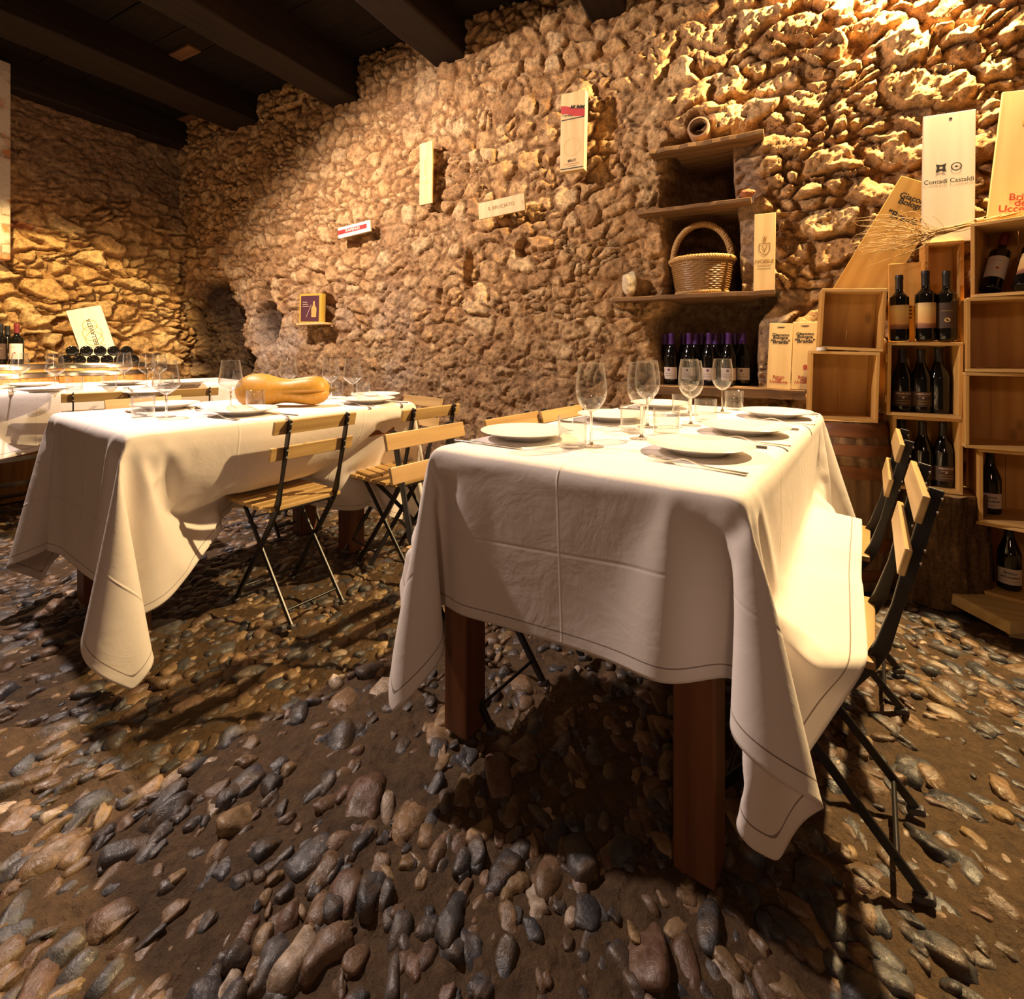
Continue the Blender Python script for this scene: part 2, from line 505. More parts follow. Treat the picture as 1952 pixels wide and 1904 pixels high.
# ceiling: planks across dark beams
M['dark_wood'] = wood('smoked_timber', (0.020, 0.010, 0.006), (0.008, 0.005, 0.003), 'y', 0.75, 14, False, 0.25)
M['dark_plank'] = wood('smoked_planks', (0.014, 0.008, 0.005), (0.006, 0.004, 0.003), 'x', 0.8, 14, False, 0.2)
rng = random.Random(5)
mb = MB(); y = -3.2
while y < 3.3:
    wd = rng.uniform(0.20, 0.30)
    mb.box(-6.2, 2.8, y, y + wd - 0.006, 3.395 + rng.uniform(0, 0.008), 3.44)
    y += wd
structure(mb.build('ceiling', M['dark_plank']))
for k, (x0, x1, zb) in enumerate(((-5.72, -5.36, 3.12), (-4.62, -4.25, 3.14), (-3.29, -3.0, 3.07), (-2.25, -1.96, 3.14), (-1.03, -0.80, 3.10), (0.17, 0.46, 3.10), (1.45, 1.75, 3.10))):
    b = MB(); n = 24; vs = []
    for j in range(n + 1):
        yy = -3.2 + 6.35 * j / n
        for (xx, zz) in ((x0, zb), (x1, zb), (x1, 3.42), (x0, 3.42)):
            vs.append((xx + rng.uniform(-.008, .008), yy, zz + (rng.uniform(-.008, .008) if zz < 3.3 else 0)))
    fs = [(i * 4 + q, i * 4 + (q + 1) % 4, (i + 1) * 4 + (q + 1) % 4, (i + 1) * 4 + q) for i in range(n) for q in range(4)]
    b.add(vs, fs + [(3, 2, 1, 0), (n * 4, n * 4 + 1, n * 4 + 2, n * 4 + 3)])
    structure(b.build('ceiling_beam', M['dark_wood'], smooth=40, bevel=0.015))
# two newer boards let into the dark ceiling
M['new_board'] = wood('brown_board', (0.16, 0.075, 0.03), (0.08, 0.036, 0.016), 'x', 0.7, 20, False)
for (pa, pb, wd) in (((305, 120), (373, 92), 0.10), ((350, 246), (398, 224), 0.30)):
    p, q = at_z(*pa, 3.385), at_z(*pb, 3.385)
    structure(MB().box(min(p.x, q.x), max(p.x, q.x), (p.y + q.y) / 2 - wd / 2, (p.y + q.y) / 2 + wd / 2, 3.375, 3.396).build('ceiling_board', M['new_board'], bevel=0.003))

# floor: trodden earth with river cobbles set on edge
rs = np.random.RandomState(11)
gx = np.arange(-5.7, 2.5, 0.014); gy = np.arange(-0.4, 3.15, 0.014)
A, B = np.meshgrid(gx, gy); nu, nv = len(gx), len(gy); a, b = A.ravel(), B.ravel()
gz = -0.016 + 0.028 * (fbm(a * 1.4, b * 1.4, 3, 500) - 0.5) + 0.030 * (fbm(a * 9, b * 9, 4, 510) - 0.5) + 0.020 * (fbm(a * 38, b * 38, 4, 520, 0.65) - 0.5)
def ground(x, y):
    return -0.016 + 0.028 * (fbm(x * 1.4, y * 1.4, 3, 500) - 0.5)
dirt = np.array((0.115, 0.068, 0.030)) * (0.7 + 0.6 * fbm(a * 5, b * 5, 4, 530))[:, None]
V = [np.c_[a, b, gz]]; Cc = [dirt]
idx = np.arange(nu * nv).reshape(nv, nu)
q1 = np.stack([idx[:-1, :-1], idx[:-1, 1:], idx[1:, 1:], idx[1:, :-1]], -1).reshape(-1, 4)
tri = [np.concatenate([q1[:, [0, 1, 2]], q1[:, [0, 2, 3]]])]
mi = [np.zeros(len(tri[0]), int)]
import bmesh
def ico(sub):
    bm = bmesh.new(); bmesh.ops.create_icosphere(bm, subdivisions=sub, radius=1)
    bm.verts.ensure_lookup_table()
    v = np.array([x.co[:] for x in bm.verts]); f = np.array([[x.index for x in g.verts] for g in bm.faces]); bm.free()
    return v, f
ICO = {2: ico(2), 3: ico(3)}
PAL = np.array(((0.050, 0.050, 0.056), (0.075, 0.072, 0.074), (0.15, 0.095, 0.06), (0.21, 0.135, 0.075), (0.28, 0.19, 0.10), (0.40, 0.32, 0.24), (0.12, 0.07, 0.048)))
cells = 0.039
pts = []
for i in np.arange(-5.6, 2.4, cells):
    for j in np.arange(-0.35, 3.1, cells * 0.80):
        pts.append((i, j))
pts = np.array(pts) + rs.uniform(-0.5, 0.5, (len(pts), 2)) * np.array((cells, cells * 0.8)) * 0.95
d0 = np.hypot(pts[:, 0], pts[:, 1])
fx, fy = -_s, _c
depth = pts[:, 0] * fx + pts[:, 1] * fy; side = pts[:, 0] * _c + pts[:, 1] * _s
keep = (depth > 0.62) & (np.abs(side) < depth * 1.12 + 0.15)
bare = fbm(pts[:, 0] * 1.9, pts[:, 1] * 1.9, 3, 600)
keep &= rs.rand(len(pts)) < np.where(depth < 1.9, np.clip(1.40 - 1.35 * bare, 0.22, 0.90), 0.90)
pts = pts[keep]; depth = depth[keep]
off = nu * nv
for k, (x, y) in enumerate(pts):
    near = depth[k] < 1.5
    v, f = ICO[3 if near else 2]
    base = R(np.interp(x, (-3, -1, 0.2, 1.5), (82, 92, 140, 155)))
    an = base + rs.normal(0, 0.38)
    L = rs.gamma(3.0, 0.0060) + 0.009
    L = min(L, 0.062)
    W = L * rs.uniform(0.42, 0.78); Hh = min(W, 0.026) * rs.uniform(0.7, 1.15)
    p = np.sign(v) * np.abs(v) ** rs.uniform(0.5, 1.0, 3)
    ph = rs.uniform(0, 6.28, 6)
    p = p * (1 + 0.13 * np.sin(v @ rs.normal(0, 1.9, 3) + ph[0]) + 0.10 * np.sin(v @ rs.normal(0, 3.4, 3) + ph[1]) + 0.04 * np.sin(v @ rs.normal(0, 6, 3) + ph[2]))[:, None]
    p[:, 0] *= 1 + 0.25 * p[:, 1] * rs.uniform(-1, 1)
    p = p * np.array((L, W, Hh))
    tx, ty = rs.normal(0, 0.16, 2)
    p[:, 2] += p[:, 0] * tx + p[:, 1] * ty
    ca, sa = math.cos(an), math.sin(an)
    g = float(ground(np.array([x]), np.array([y]))[0])
    q = np.c_[x + p[:, 0] * ca - p[:, 1] * sa, y + p[:, 0] * sa + p[:, 1] * ca, g + p[:, 2] - Hh * rs.uniform(0.25, 0.92)]
    V.append(q)
    w7 = (0.34, 0.2, 0.15, 0.13, 0.08, 0.03, 0.07)
    cc = PAL[rs.choice(7, p=w7)] * rs.uniform(0.75, 1.25)
    Cc.append(np.tile(cc, (len(q), 1)))
    tri.append(f + off); mi.append(np.ones(len(f), int)); off += len(q)
t = NT('earth')
at = t.n('ShaderNodeAttribute', attribute_name='stone')
v = t.coords('Object', rnd=False)
n1, n2 = t.noise(v, 38, 7, 0.7), t.noise(v, 160, 5, 0.7)
c = t.mix(1.0, at.outputs['Color'], t.ramp(n1, [(0.3, (0.55, 0.5, 0.45)), (0.7, (1.35, 1.3, 1.25))]), 'MULTIPLY')
vo = t.n('ShaderNodeTexVoronoi', i_Scale=70.0, feature='SMOOTH_F1'); t.l(v, vo.inputs['Vector'])
gv = t.math('MULTIPLY', t.math('SUBTRACT', 0.6, vo.outputs['Distance']), t.ramp(t.noise(v, 9, 3), [(0.42, (0, 0, 0)), (0.6, (1, 1, 1))]))
M['earth'] = t.out(c, 0.6, t.bump(n2, 0.8, 0.004, t.bump(gv, 0.8, 0.012, t.bump(n1, 1.0, 0.018))), Specular_IOR_Level=0.4)
t = NT('cobble')
at = t.n('ShaderNodeAttribute', attribute_name='stone')
v = t.coords('Object', rnd=False)
n1, n2, n3 = t.noise(v, 45, 6, 0.65, 0.6), t.noise(v, 170, 4, 0.6), t.noise(v, 16, 4)
c = t.mix(1.0, at.outputs['Color'], t.ramp(n1, [(0.3, (0.6, 0.58, 0.55)), (0.72, (1.5, 1.45, 1.4))]), 'MULTIPLY')
c = t.mix(t.ramp(n3, [(0.46, (0, 0, 0)), (0.64, (0.75, 0.75, 0.75))]), c, (0.115, 0.068, 0.032))
M['cobble'] = t.out(c, t.ramp(n1, [(0.3, (0.24,) * 3), (0.7, (0.5,) * 3)]), t.bump(n2, 0.5, 0.0012, t.bump(n1, 0.8, 0.005)), Specular_IOR_Level=0.55)
me = bpy.data.meshes.new('floor')
floor = structure(np_mesh(me, np.concatenate(V), np.concatenate(tri), np.concatenate(Cc), [M['earth'], M['cobble']], 'floor', np.concatenate(mi)))
del V, Cc, tri

# ------------------------------------------------------------------ tables and their cloths
M['leg_wood'] = wood('reddish_timber', (0.20, 0.075, 0.028), (0.10, 0.034, 0.014), 'z', 0.45, 22, False, 0.4)
M['slat'] = wood('varnished_acacia', (0.56, 0.37, 0.15), (0.34, 0.20, 0.07), 'x', 0.38, 24, False, 0.5)
M['iron'] = plain('black_iron', (0.012, 0.010, 0.010), 0.38, 0.0, 0.6)
M['bolt'] = plain('steel_bolts', (0.55, 0.52, 0.48), 0.35, 0.9)
M['cap'] = plain('grey_plastic_caps', (0.07, 0.06, 0.06), 0.5)

def cloth_mat(name, creases_u, creases_v):
    t = NT(name)
    uv = t.n('ShaderNodeUVMap', uv_map='rest')
    sp = t.n('ShaderNodeSeparateXYZ'); t.l(uv.outputs[0], sp.inputs[0])
    h = None
    for axis, vals in ((0, creases_u), (1, creases_v)):
        for v0, wd, sg in vals:
            d = t.math('ABSOLUTE', t.math('SUBTRACT', sp.outputs[axis], v0))
            e = t.math('MULTIPLY', t.math('MAXIMUM', t.math('SUBTRACT', 1.0, t.math('DIVIDE', d, wd)), 0.0), sg)
            h = e if h is None else t.math('ADD', h, e)
    # hem seam 3 cm in from the edge (rest coordinates are in metres, edge distance in the third channel)
    ed = t.n('ShaderNodeAttribute', attribute_name='edge')
    hem = t.math('LESS_THAN', t.math('ABSOLUTE', t.math('SUBTRACT', ed.outputs['Fac'], 0.028)), 0.0013)
    step_ = t.math('LESS_THAN', ed.outputs['Fac'], 0.028)
    wr = t.noise(uv.outputs[0], 5.5, 4, 0.55, 1.2)
    wr2 = t.noise(uv.outputs[0], 17, 3, 0.6, 0.8)
    weave = t.noise(uv.outputs[0], 520, 2)
    col = t.mix(hem, (0.84, 0.77, 0.715), (0.30, 0.24, 0.20))
    nb = t.bump(h, 0.55, 0.004)
    nb = t.bump(wr, 0.14, 0.020, nb)
    nb = t.bump(wr2, 0.10, 0.006, nb)
    nb = t.bump(step_, 0.5, 0.0015, nb)
    nb = t.bump(weave, 0.12, 0.0006, nb)
    t.b.inputs['Sheen Weight'].default_value = 0.1
    return t.out(col, 0.85, nb, Specular_IOR_Level=0.15)

SIM = []
def collider(mb, name='collider'):
    o = mb.build(name, M['iron'])
    o.modifiers.new('c', 'COLLISION')
    o.collision.thickness_outer = 0.006
    o.collision.thickness_inner = 0.02
    o.collision.cloth_friction = 12
    SIM.append(o); return o
def rot2(p, a):
    return Vector((p[0] * math.cos(a) - p[1] * math.sin(a), p[0] * math.sin(a) + p[1] * math.cos(a)))
def rounded_top(w_, l_, z0, z1, r=0.012):
    """box with rounded edges as a dense-enough mesh"""
    mb = MB(); n = 6; ring = []
    def outline(inset, z):
        pts = []
        for (sx_, sy_, a0) in ((1, 1, 0), (-1, 1, 90), (-1, -1, 180), (1, -1, 270)):
            for k in range(5):
                a = R(a0 + 22.5 * k)
                pts.append((sx_ * (w_ / 2 - r) + (r - inset) * math.cos(a), sy_ * (l_ / 2 - r) + (r - inset) * math.sin(a), z))
        return pts
    rings = [outline(0, z0), outline(0, z1 - r)]
    for k in range(1, 5):
        a = R(22.5 * k); rings.append(outline(r * 0.98 * (1 - math.cos(a)), z1 - r + r * math.sin(a)))
    vs = [p for g in rings for p in g]; m = len(rings[0]); fs = []
    for i in range(len(rings) - 1):
        for k in range(m):
            k2 = (k + 1) % m
            fs.append((i * m + k, i * m + k2, (i + 1) * m + k2, (i + 1) * m + k))
    fs.append(tuple(reversed(range(m)))); fs.append(tuple((len(rings) - 1) * m + k for k in range(m)))
    return mb.add(vs, fs)

TABLES = {
    'near': dict(c=(-0.324, 1.771), rot=R(-8.5), w=0.765, l=1.475, top=0.774, cloth=((-0.79, -1.215), (0.853, -1.06), (0.853, 1.13), (-0.83, 1.13)), leg=0.082, inset=(-0.004, 0.055, 0.04)),
    'left': dict(c=(-2.12, 1.475), rot=R(-8.5), w=0.87, l=1.19, top=0.774, cloth=((-0.90, -1.14), (1.00, -1.07), (1.06, 1.08), (-0.86, 1.05)), leg=0.095, inset=(0.04, 0.30, 0.07)),
    'back': dict(c=(-4.08, 1.80), rot=R(-15), w=0.72, l=1.55, top=0.800, cloth=((-0.76, -1.2), (0.76, -1.2), (0.76, 1.18), (-0.76, 1.18)), leg=0.09, inset=(0.05, 0.05, 0.05)),
}
CH = {  # chair origin, facing angle, height of the ground there
    'R1': ((0.080, 1.337), R(82), 0), 'R2': ((0.152, 1.93), R(82), 0),
    'L1': ((-0.86, 1.335), R(-99), 0), 'L2': ((-0.755, 1.76), R(-99), 0), 'L3': ((-0.68, 2.10), R(-99), 0),
    'C1': ((-1.770, 1.415), R(82), 0), 'C2': ((-1.58, 1.91), R(80), 0),
    'E1': ((-1.756, 2.02), R(162), 0.01), 'F1': ((-2.90, 1.48), R(-100), 0), 'F2': ((-2.58, 2.0), R(-100), 0),
    'B1': ((-3.66, 1.555), R(68), 0.015), 'B2': ((-3.50, 1.945), R(68), 0.015),
}
SEAT_W, SEAT_Y0, SEAT_Y1, SEAT_Z = 0.335, -0.115, 0.215, 0.445
def chair_matrix(k, back=0.0):
    (x, y), a, z = CH[k]
    f = Vector((-math.sin(a), math.cos(a)))
    return Matrix.Translation((x - f.x * back, y - f.y * back, z)) @ Matrix.Rotation(a, 4, 'Z')

CLOTHS = {}
for name, T in TABLES.items():
    mt = Matrix.Translation((*T['c'], 0)) @ Matrix.Rotation(T['rot'], 4, 'Z')
    c = collider(rounded_top(T['w'], T['l'], T['top'] - 0.05, T['top'] - 0.004)); c.matrix_world = mt
    lgs = MB(); lg = T['leg']
    for sx_ in (-1, 1):
        for sy_ in (-1, 1):
            x, y = sx_ * (T['w'] / 2 - T['inset'][sx_ > 0] - lg / 2), sy_ * (T['l'] / 2 - T['inset'][2] - lg / 2)
            lgs.box(x - lg / 2, x + lg / 2, y - lg / 2, y + lg / 2, 0.02, T['top'] - 0.06)
    c = collider(lgs); c.matrix_world = mt
    q4 = [Vector(v) for v in T['cloth']]; res = 0.026
    cw, cl = ((q4[1] - q4[0]).length + (q4[2] - q4[3]).length) / 2, ((q4[3] - q4[0]).length + (q4[2] - q4[1]).length) / 2
    nx, ny = int(cw / res) + 1, int(cl / res) + 1
    me = bpy.data.meshes.new('tablecloth')
    vs = []; rest = []
    for j in range(ny):
        for i in range(nx):
            u, v = (i / (nx - 1) - 0.5) * cw, (j / (ny - 1) - 0.5) * cl
            s_, t_ = i / (nx - 1), j / (ny - 1); p = (q4[0] * (1 - s_) + q4[1] * s_) * (1 - t_) + (q4[3] * (1 - s_) + q4[2] * s_) * t_; vs.append((p.x, p.y, 0)); rest.append((u, v))
    fs = [(j * nx + i, j * nx + i + 1, (j + 1) * nx + i + 1, (j + 1) * nx + i) for j in range(ny - 1) for i in range(nx - 1)]
    me.from_pydata(vs, [], fs)
    uvl = me.uv_layers.new(name='rest')
    li = np.zeros(len(me.loops), np.int32); me.loops.foreach_get('vertex_index', li)
    uvl.data.foreach_set('uv', np.array(rest, np.float32)[li].ravel())
    ea = me.attributes.new('edge', 'FLOAT', 'POINT')
    ea.data.foreach_set('value', np.array([min(cw / 2 - abs(u), cl / 2 - abs(v)) for u, v in rest], np.float32))
    o = bpy.data.objects.new('tablecloth', me); COL.objects.link(o)
    o.matrix_world = mt @ Matrix.Translation((0, 0, T['top'] + 0.012))
    m = o.modifiers.new('cl', 'CLOTH'); s = m.settings
    s.quality = 7; s.mass = 0.25
    s.tension_stiffness = 22; s.compression_stiffness = 22; s.shear_stiffness = 8; s.bending_stiffness = 0.9
    s.tension_damping = 8; s.compression_damping = 8; s.shear_damping = 8; s.bending_damping = 0.8
    s.air_damping = 2.5
    m.collision_settings.distance_min = 0.006; m.collision_settings.friction = 25
    m.collision_settings.collision_quality = 3
    m.collision_settings.use_self_collision = True; m.collision_settings.self_distance_min = 0.006
    m.point_cache.frame_start = 1; m.point_cache.frame_end = 130
    CLOTHS[name] = o

def seat_block(low=0.06):
    return MB().box(-SEAT_W / 2 - .01, SEAT_W / 2 + .01, SEAT_Y0 - 0.03, SEAT_Y1 + 0.012, SEAT_Z - low, SEAT_Z + 0.004)
for k in ('R1', 'R2'):
    c = collider(seat_block()); c.matrix_world = chair_matrix(k)
for k, f0, f1 in (('C1', 40, 70), ('C2', 40, 70), ('L1', 40, 70), ('L2', 40, 70), ('L3', 40, 70), ('B1', 40, 70), ('B2', 40, 70)):
    c = collider(seat_block(0.11))
    for fr, bk, dz in ((1, 0.44, -0.7), (f0, 0.44, -0.7), (f0 + 8, 0.44, 0.0), (f1 + 8, 0.03, 0.0)):
        mw = chair_matrix(k, bk); c.location = mw.translation + Vector((0, 0, dz)); c.rotation_euler = mw.to_euler()
        c.keyframe_insert('location', frame=fr); c.keyframe_insert('rotation_euler', frame=fr)
SC.frame_start, SC.frame_end = 1, 130
for fr in range(1, 111): SC.frame_set(fr)
dg = bpy.context.evaluated_depsgraph_get()
cm = {
    'near': cloth_mat('near_linen', [(-0.02, 0.004, 1.0)], [(-0.93, 0.006, -0.35), (-0.40, 0.005, 0.5), (0.25, 0.005, 0.5)]),
    'left': cloth_mat('left_linen', [(0.0, 0.005, 1.0)], [(-0.88, 0.005, 0.9), (-0.25, 0.005, 0.5), (0.3, 0.005, 0.5)]),
    'back': cloth_mat('back_linen', [(0.0, 0.005, 0.6)], [(-0.4, 0.005, 0.5), (0.3, 0.005, 0.5)]),
}
CL_LABEL = {
    'near': 'creased white tablecloth hanging over the nearest table, its corner almost on the cobbles',
    'left': 'white tablecloth on the table with the squash, tucked under by chair seats',
    'back': 'white tablecloth on the table in front of the wine barrels',
}
for name, o in CLOTHS.items():
    me = bpy.data.meshes.new_from_object(o.evaluated_get(dg))
    me.name = 'tablecloth'
    o.modifiers.clear(); o.data = me
    me.materials.clear(); me.materials.append(cm[name])
    me.polygons.foreach_set('use_smooth', [True] * len(me.polygons))
    sd = o.modifiers.new('fine', 'SUBSURF'); sd.levels = 1; sd.render_levels = 2
    so = o.modifiers.new('thick', 'SOLIDIFY'); so.thickness = 0.0012; so.offset = 0
    tag(o, CL_LABEL[name], 'tablecloth', 'white tablecloths')
for o in SIM:
    me = o.data; bpy.data.objects.remove(o); bpy.data.meshes.remove(me)
SC.frame_set(1)

TB_LABEL = {
    'near': 'wooden table with square red-brown legs nearest the viewer, under a creased cloth',
    'left': 'wooden table under the cloth that carries the squash',
    'back': 'wooden table under the cloth in front of the barrels',
}
for name, T in TABLES.items():
    r = thing('dining_table', TB_LABEL[name], 'table', (*T['c'], 0), T['rot'], 'dining tables')
    tp = T['top'] - 0.012
    MB().box(-T['w'] / 2 + .006, T['w'] / 2 - .006, -T['l'] / 2 + .006, T['l'] / 2 - .006, tp - 0.032, tp).build('tabletop', M['leg_wood'], r, bevel=0.008)
    ap = MB(); ix, iy = T['w'] / 2 - 0.075, T['l'] / 2 - 0.075
    for sgn in (-1, 1):
        ap.box(-ix, ix, sgn * iy - .012, sgn * iy + .012, tp - 0.13, tp - 0.033)
        ap.box(sgn * ix - .012, sgn * ix + .012, -iy, iy, tp - 0.13, tp - 0.033)
    ap.build('apron', M['leg_wood'], r)
    lg = T['leg']
    for sx_ in (-1, 1):
        for sy_ in (-1, 1):
            cx_, cy_ = sx_ * (T['w'] / 2 - T['inset'][sx_ > 0] - lg / 2), sy_ * (T['l'] / 2 - T['inset'][2] - lg / 2)
            MB().box(-lg / 2, lg / 2, -lg / 2, lg / 2, 0, tp - 0.034).build('leg', M['leg_wood'], r, bevel=0.005, loc=(cx_, cy_, 0))

# ------------------------------------------------------------------ folding chairs
def make_chair():
    r = thing('folding_chair', '', 'chair', group='folding bistro chairs')
    W2 = SEAT_W / 2
    s = MB(); n = 6; dp = (SEAT_Y1 - SEAT_Y0) / n
    for k in range(n):
        y0 = SEAT_Y0 + k * dp
        s.box(-W2 + (0.012 if k == 0 else 0), W2 - (0.012 if k == 0 else 0), y0 + .004, y0 + dp - .004, SEAT_Z - 0.016, SEAT_Z)
    s.build('seat', M['slat'], r, bevel=0.003)
    prof = [(-0.198, 0.785), (-0.185, 0.735), (-0.160, 0.63), (-0.140, 0.55), (-0.118, 0.47), (-0.100, 0.43), (-0.065, 0.375), (0.0, 0.285), (0.21, 0.006)]
    def py(z):
        for (a0, z0), (a1, z1) in zip(prof, prof[1:]):
            if z1 <= z <= z0: return a0 + (a1 - a0) * (z - z0) / (z1 - z0)
    for zc in (0.755, 0.655):
        ty = (py(zc + .026) - py(zc - .026)) / 0.052
        m4 = Matrix.Translation((0, py(zc) + 0.012, zc)) @ Matrix.Rotation(math.atan(-ty), 4, 'X')
        s = MB(); nn = 10; vs = []
        for k in range(nn + 1):
            x = -W2 - 0.010 + (SEAT_W + 0.020) * k / nn
            cv = 0.0
            for (yy, zz) in ((-0.006, -0.026), (0.006, -0.026), (0.006, 0.026), (-0.006, 0.026)): vs.append((x, yy + cv, zz))
        fs = [(i * 4 + q, i * 4 + (q + 1) % 4, (i + 1) * 4 + (q + 1) % 4, (i + 1) * 4 + q) for i in range(nn) for q in range(4)]
        s.add(vs, fs + [(3, 2, 1, 0), (nn * 4, nn * 4 + 1, nn * 4 + 2, nn * 4 + 3)], m4)
        s.build('back_slat', M['slat'], r, bevel=0.002)
    for sx_ in (-1, 1):
        x = sx_ * (W2 - 0.042)
        st = MB().strap([(x, a - 0.004, z) for a, z in prof], [0.007] * 4 + [0.012] * 5, [0.024] * 3 + [0.019, 0.026, 0.026, 0.022, 0.02, 0.02])
        p = st.build('back_post', M['iron'], r, bevel=0.002)
        for zc in (0.755, 0.655):
            for dz in (-0.013, 0.013):
                MB().lathe([(0.0, -0.002), (0.0042, -0.002), (0.0042, 0.001), (0.0, 0.002)], 10, Matrix.Translation((x, py(zc + dz) - 0.0165, zc + dz)) @ Matrix.Rotation(R(90), 4, 'X')).build('bolt', M['bolt'], p)
        xi = x - sx_ * 0.014
        leg = MB().strap([(xi, 0.185, SEAT_Z - 0.02), (xi, 0.10, 0.335), (xi, -0.19, 0.006)], 0.009, 0.019)
        leg.build('leg', M['iron'], r, bevel=0.002)
        for (xx, yy) in ((x, 0.208), (xi, -0.188)):
            sgn = 1 if yy > 0 else -1
            MB().box(-0.011, 0.011, -0.018, 0.018, 0.0, 0.017).build('foot_cap', M['cap'], r, bevel=0.006, loc=(xx, yy, 0.0), rot=(R(20) * sgn, 0, 0))
    for sx_ in (-1, 1):
        x = sx_ * (W2 - 0.056)
        MB().box(x - .004, x + .004, SEAT_Y0 + .005, SEAT_Y1 - .005, SEAT_Z - 0.034, SEAT_Z - 0.0165).build('seat_rail', M['iron'], r)
    for (yy, zz, rr) in ((0.165, 0.065, 0.005), (-0.145, 0.055, 0.005), (-0.103, 0.425, 0.006)):
        MB().tube([(-W2 + .05, yy, zz), (W2 - .05, yy, zz)], rr, 8).build('stretcher', M['iron'], r, smooth=60)
    return r
CHAIR_LABEL = {
    'R1': 'folding chair pushed in at the right side of the nearest table, closest to the viewer',
    'R2': 'folding chair at the right side of the nearest table, second one, towards the barrel',
    'L1': 'folding chair at the left side of the nearest table, closest to the viewer',
    'L2': 'folding chair at the left side of the nearest table, the middle one of three',
    'L3': 'folding chair at the left side of the nearest table, farthest of three, towards the wall',
    'C1': 'slatted folding chair with its whole back in view beside the squash table',
    'C2': 'slatted folding chair half hidden behind another, beside the squash table towards the wall',
    'E1': 'folding chair at the far end of the squash table, by the wall',
    'F1': 'folding chair on the far side of the squash table, behind its nearest wine glass',
    'F2': 'folding chair on the far side of the squash table, behind the squash',
    'B1': 'folding chair with its back to us at the barrel table, the nearer of two',
    'B2': 'folding chair with its back to us at the barrel table, nearer the stone wall',
}
proto = make_chair()
for i, k in enumerate(CH):
    (x, y), a, z = CH[k]
    place(proto, i == 0, (x, y, z), a, CHAIR_LABEL[k])

# ------------------------------------------------------------------ what stands on the tables
def top_z(name, x, y):
    o = CLOTHS[name]; me = o.data
    if name not in _top:
        co = np.zeros(len(me.vertices) * 3, np.float32); me.vertices.foreach_get('co', co)
        mw = np.array(o.matrix_world); co = co.reshape(-1, 3) @ mw[:3, :3].T + mw[:3, 3]
        _top[name] = co[co[:, 2] > TABLES[name]['top'] - 0.03]
    c = _top[name]
    d = np.hypot(c[:, 0] - x, c[:, 1] - y)
    return float(np.sort(c[np.argsort(d)[:5], 2])[-1]) + 0.0012
_top = {}
bpy.context.view_layer.update()

def glass_mat(name, tint=(1, 1, 1)):
    """thin clear glass: clear straight through, bright and mirror-like towards grazing angles"""
    t = NT(name)
    t.t.nodes.remove(t.b)
    tr = t.n('ShaderNodeBsdfTransparent'); tr.inputs[0].default_value = (*tint, 1)
    gl = t.n('ShaderNodeBsdfGlossy'); gl.inputs['Roughness'].default_value = 0.03
    df = t.n('ShaderNodeBsdfTranslucent'); df.inputs[0].default_value = (0.9, 0.88, 0.86, 1)
    d2 = t.n('ShaderNodeBsdfDiffuse'); d2.inputs[0].default_value = (0.9, 0.88, 0.86, 1)
    lw = t.n('ShaderNodeLayerWeight', i_Blend=0.5)
    p4 = t.math('POWER', lw.outputs['Facing'], 4.5)
    m0 = t.n('ShaderNodeMixShader'); m0.inputs[0].default_value = 0.5
    t.l(df.outputs[0], m0.inputs[1]); t.l(d2.outputs[0], m0.inputs[2])
    m1 = t.n('ShaderNodeMixShader'); t.l(t.math('ADD', t.math('MULTIPLY', p4, 0.34), 0.006), m1.inputs[0])  # white diffuse haze added at the rims, standing in for bright reflections
    t.l(tr.outputs[0], m1.inputs[1]); t.l(m0.outputs[0], m1.inputs[2])
    mx = t.n('ShaderNodeMixShader'); t.l(t.math('ADD', t.math('MULTIPLY', t.math('POWER', lw.outputs['Facing'], 3.0), 0.8), 0.05), mx.inputs[0])
    t.l(m1.outputs[0], mx.inputs[1]); t.l(gl.outputs[0], mx.inputs[2])
    t.l(mx.outputs[0], t.t.nodes['Material Output'].inputs['Surface'])
    return t.m
M['glass'] = glass_mat('clear_glass', (0.965, 0.965, 0.96))
t = NT('thick_glass')
M['thick_glass'] = t.out((1, 1, 1), 0.0, Transmission_Weight=1.0, IOR=1.5)
M['china'] = plain('white_china', (0.82, 0.79, 0.75), 0.18, 0, 0.5)
M['steel'] = plain('polished_steel', (0.62, 0.60, 0.57), 0.22, 1.0)

def smooth_prof(pts, n=5):
    """Catmull-Rom through profile points"""
    out = []
    for i in range(len(pts) - 1):
        p0, p1, p2, p3 = pts[max(i - 1, 0)], pts[i], pts[i + 1], pts[min(i + 2, len(pts) - 1)]
        for k in range(n):
            t_ = k / n
            out.append(tuple(0.5 * ((2 * b) + (c_ - a_) * t_ + (2 * a_ - 5 * b + 4 * c_ - d) * t_ ** 2 + (-a_ + 3 * b - 3 * c_ + d) * t_ ** 3) for a_, b, c_, d in zip(p0, p1, p2, p3)))
    return out + [pts[-1]]

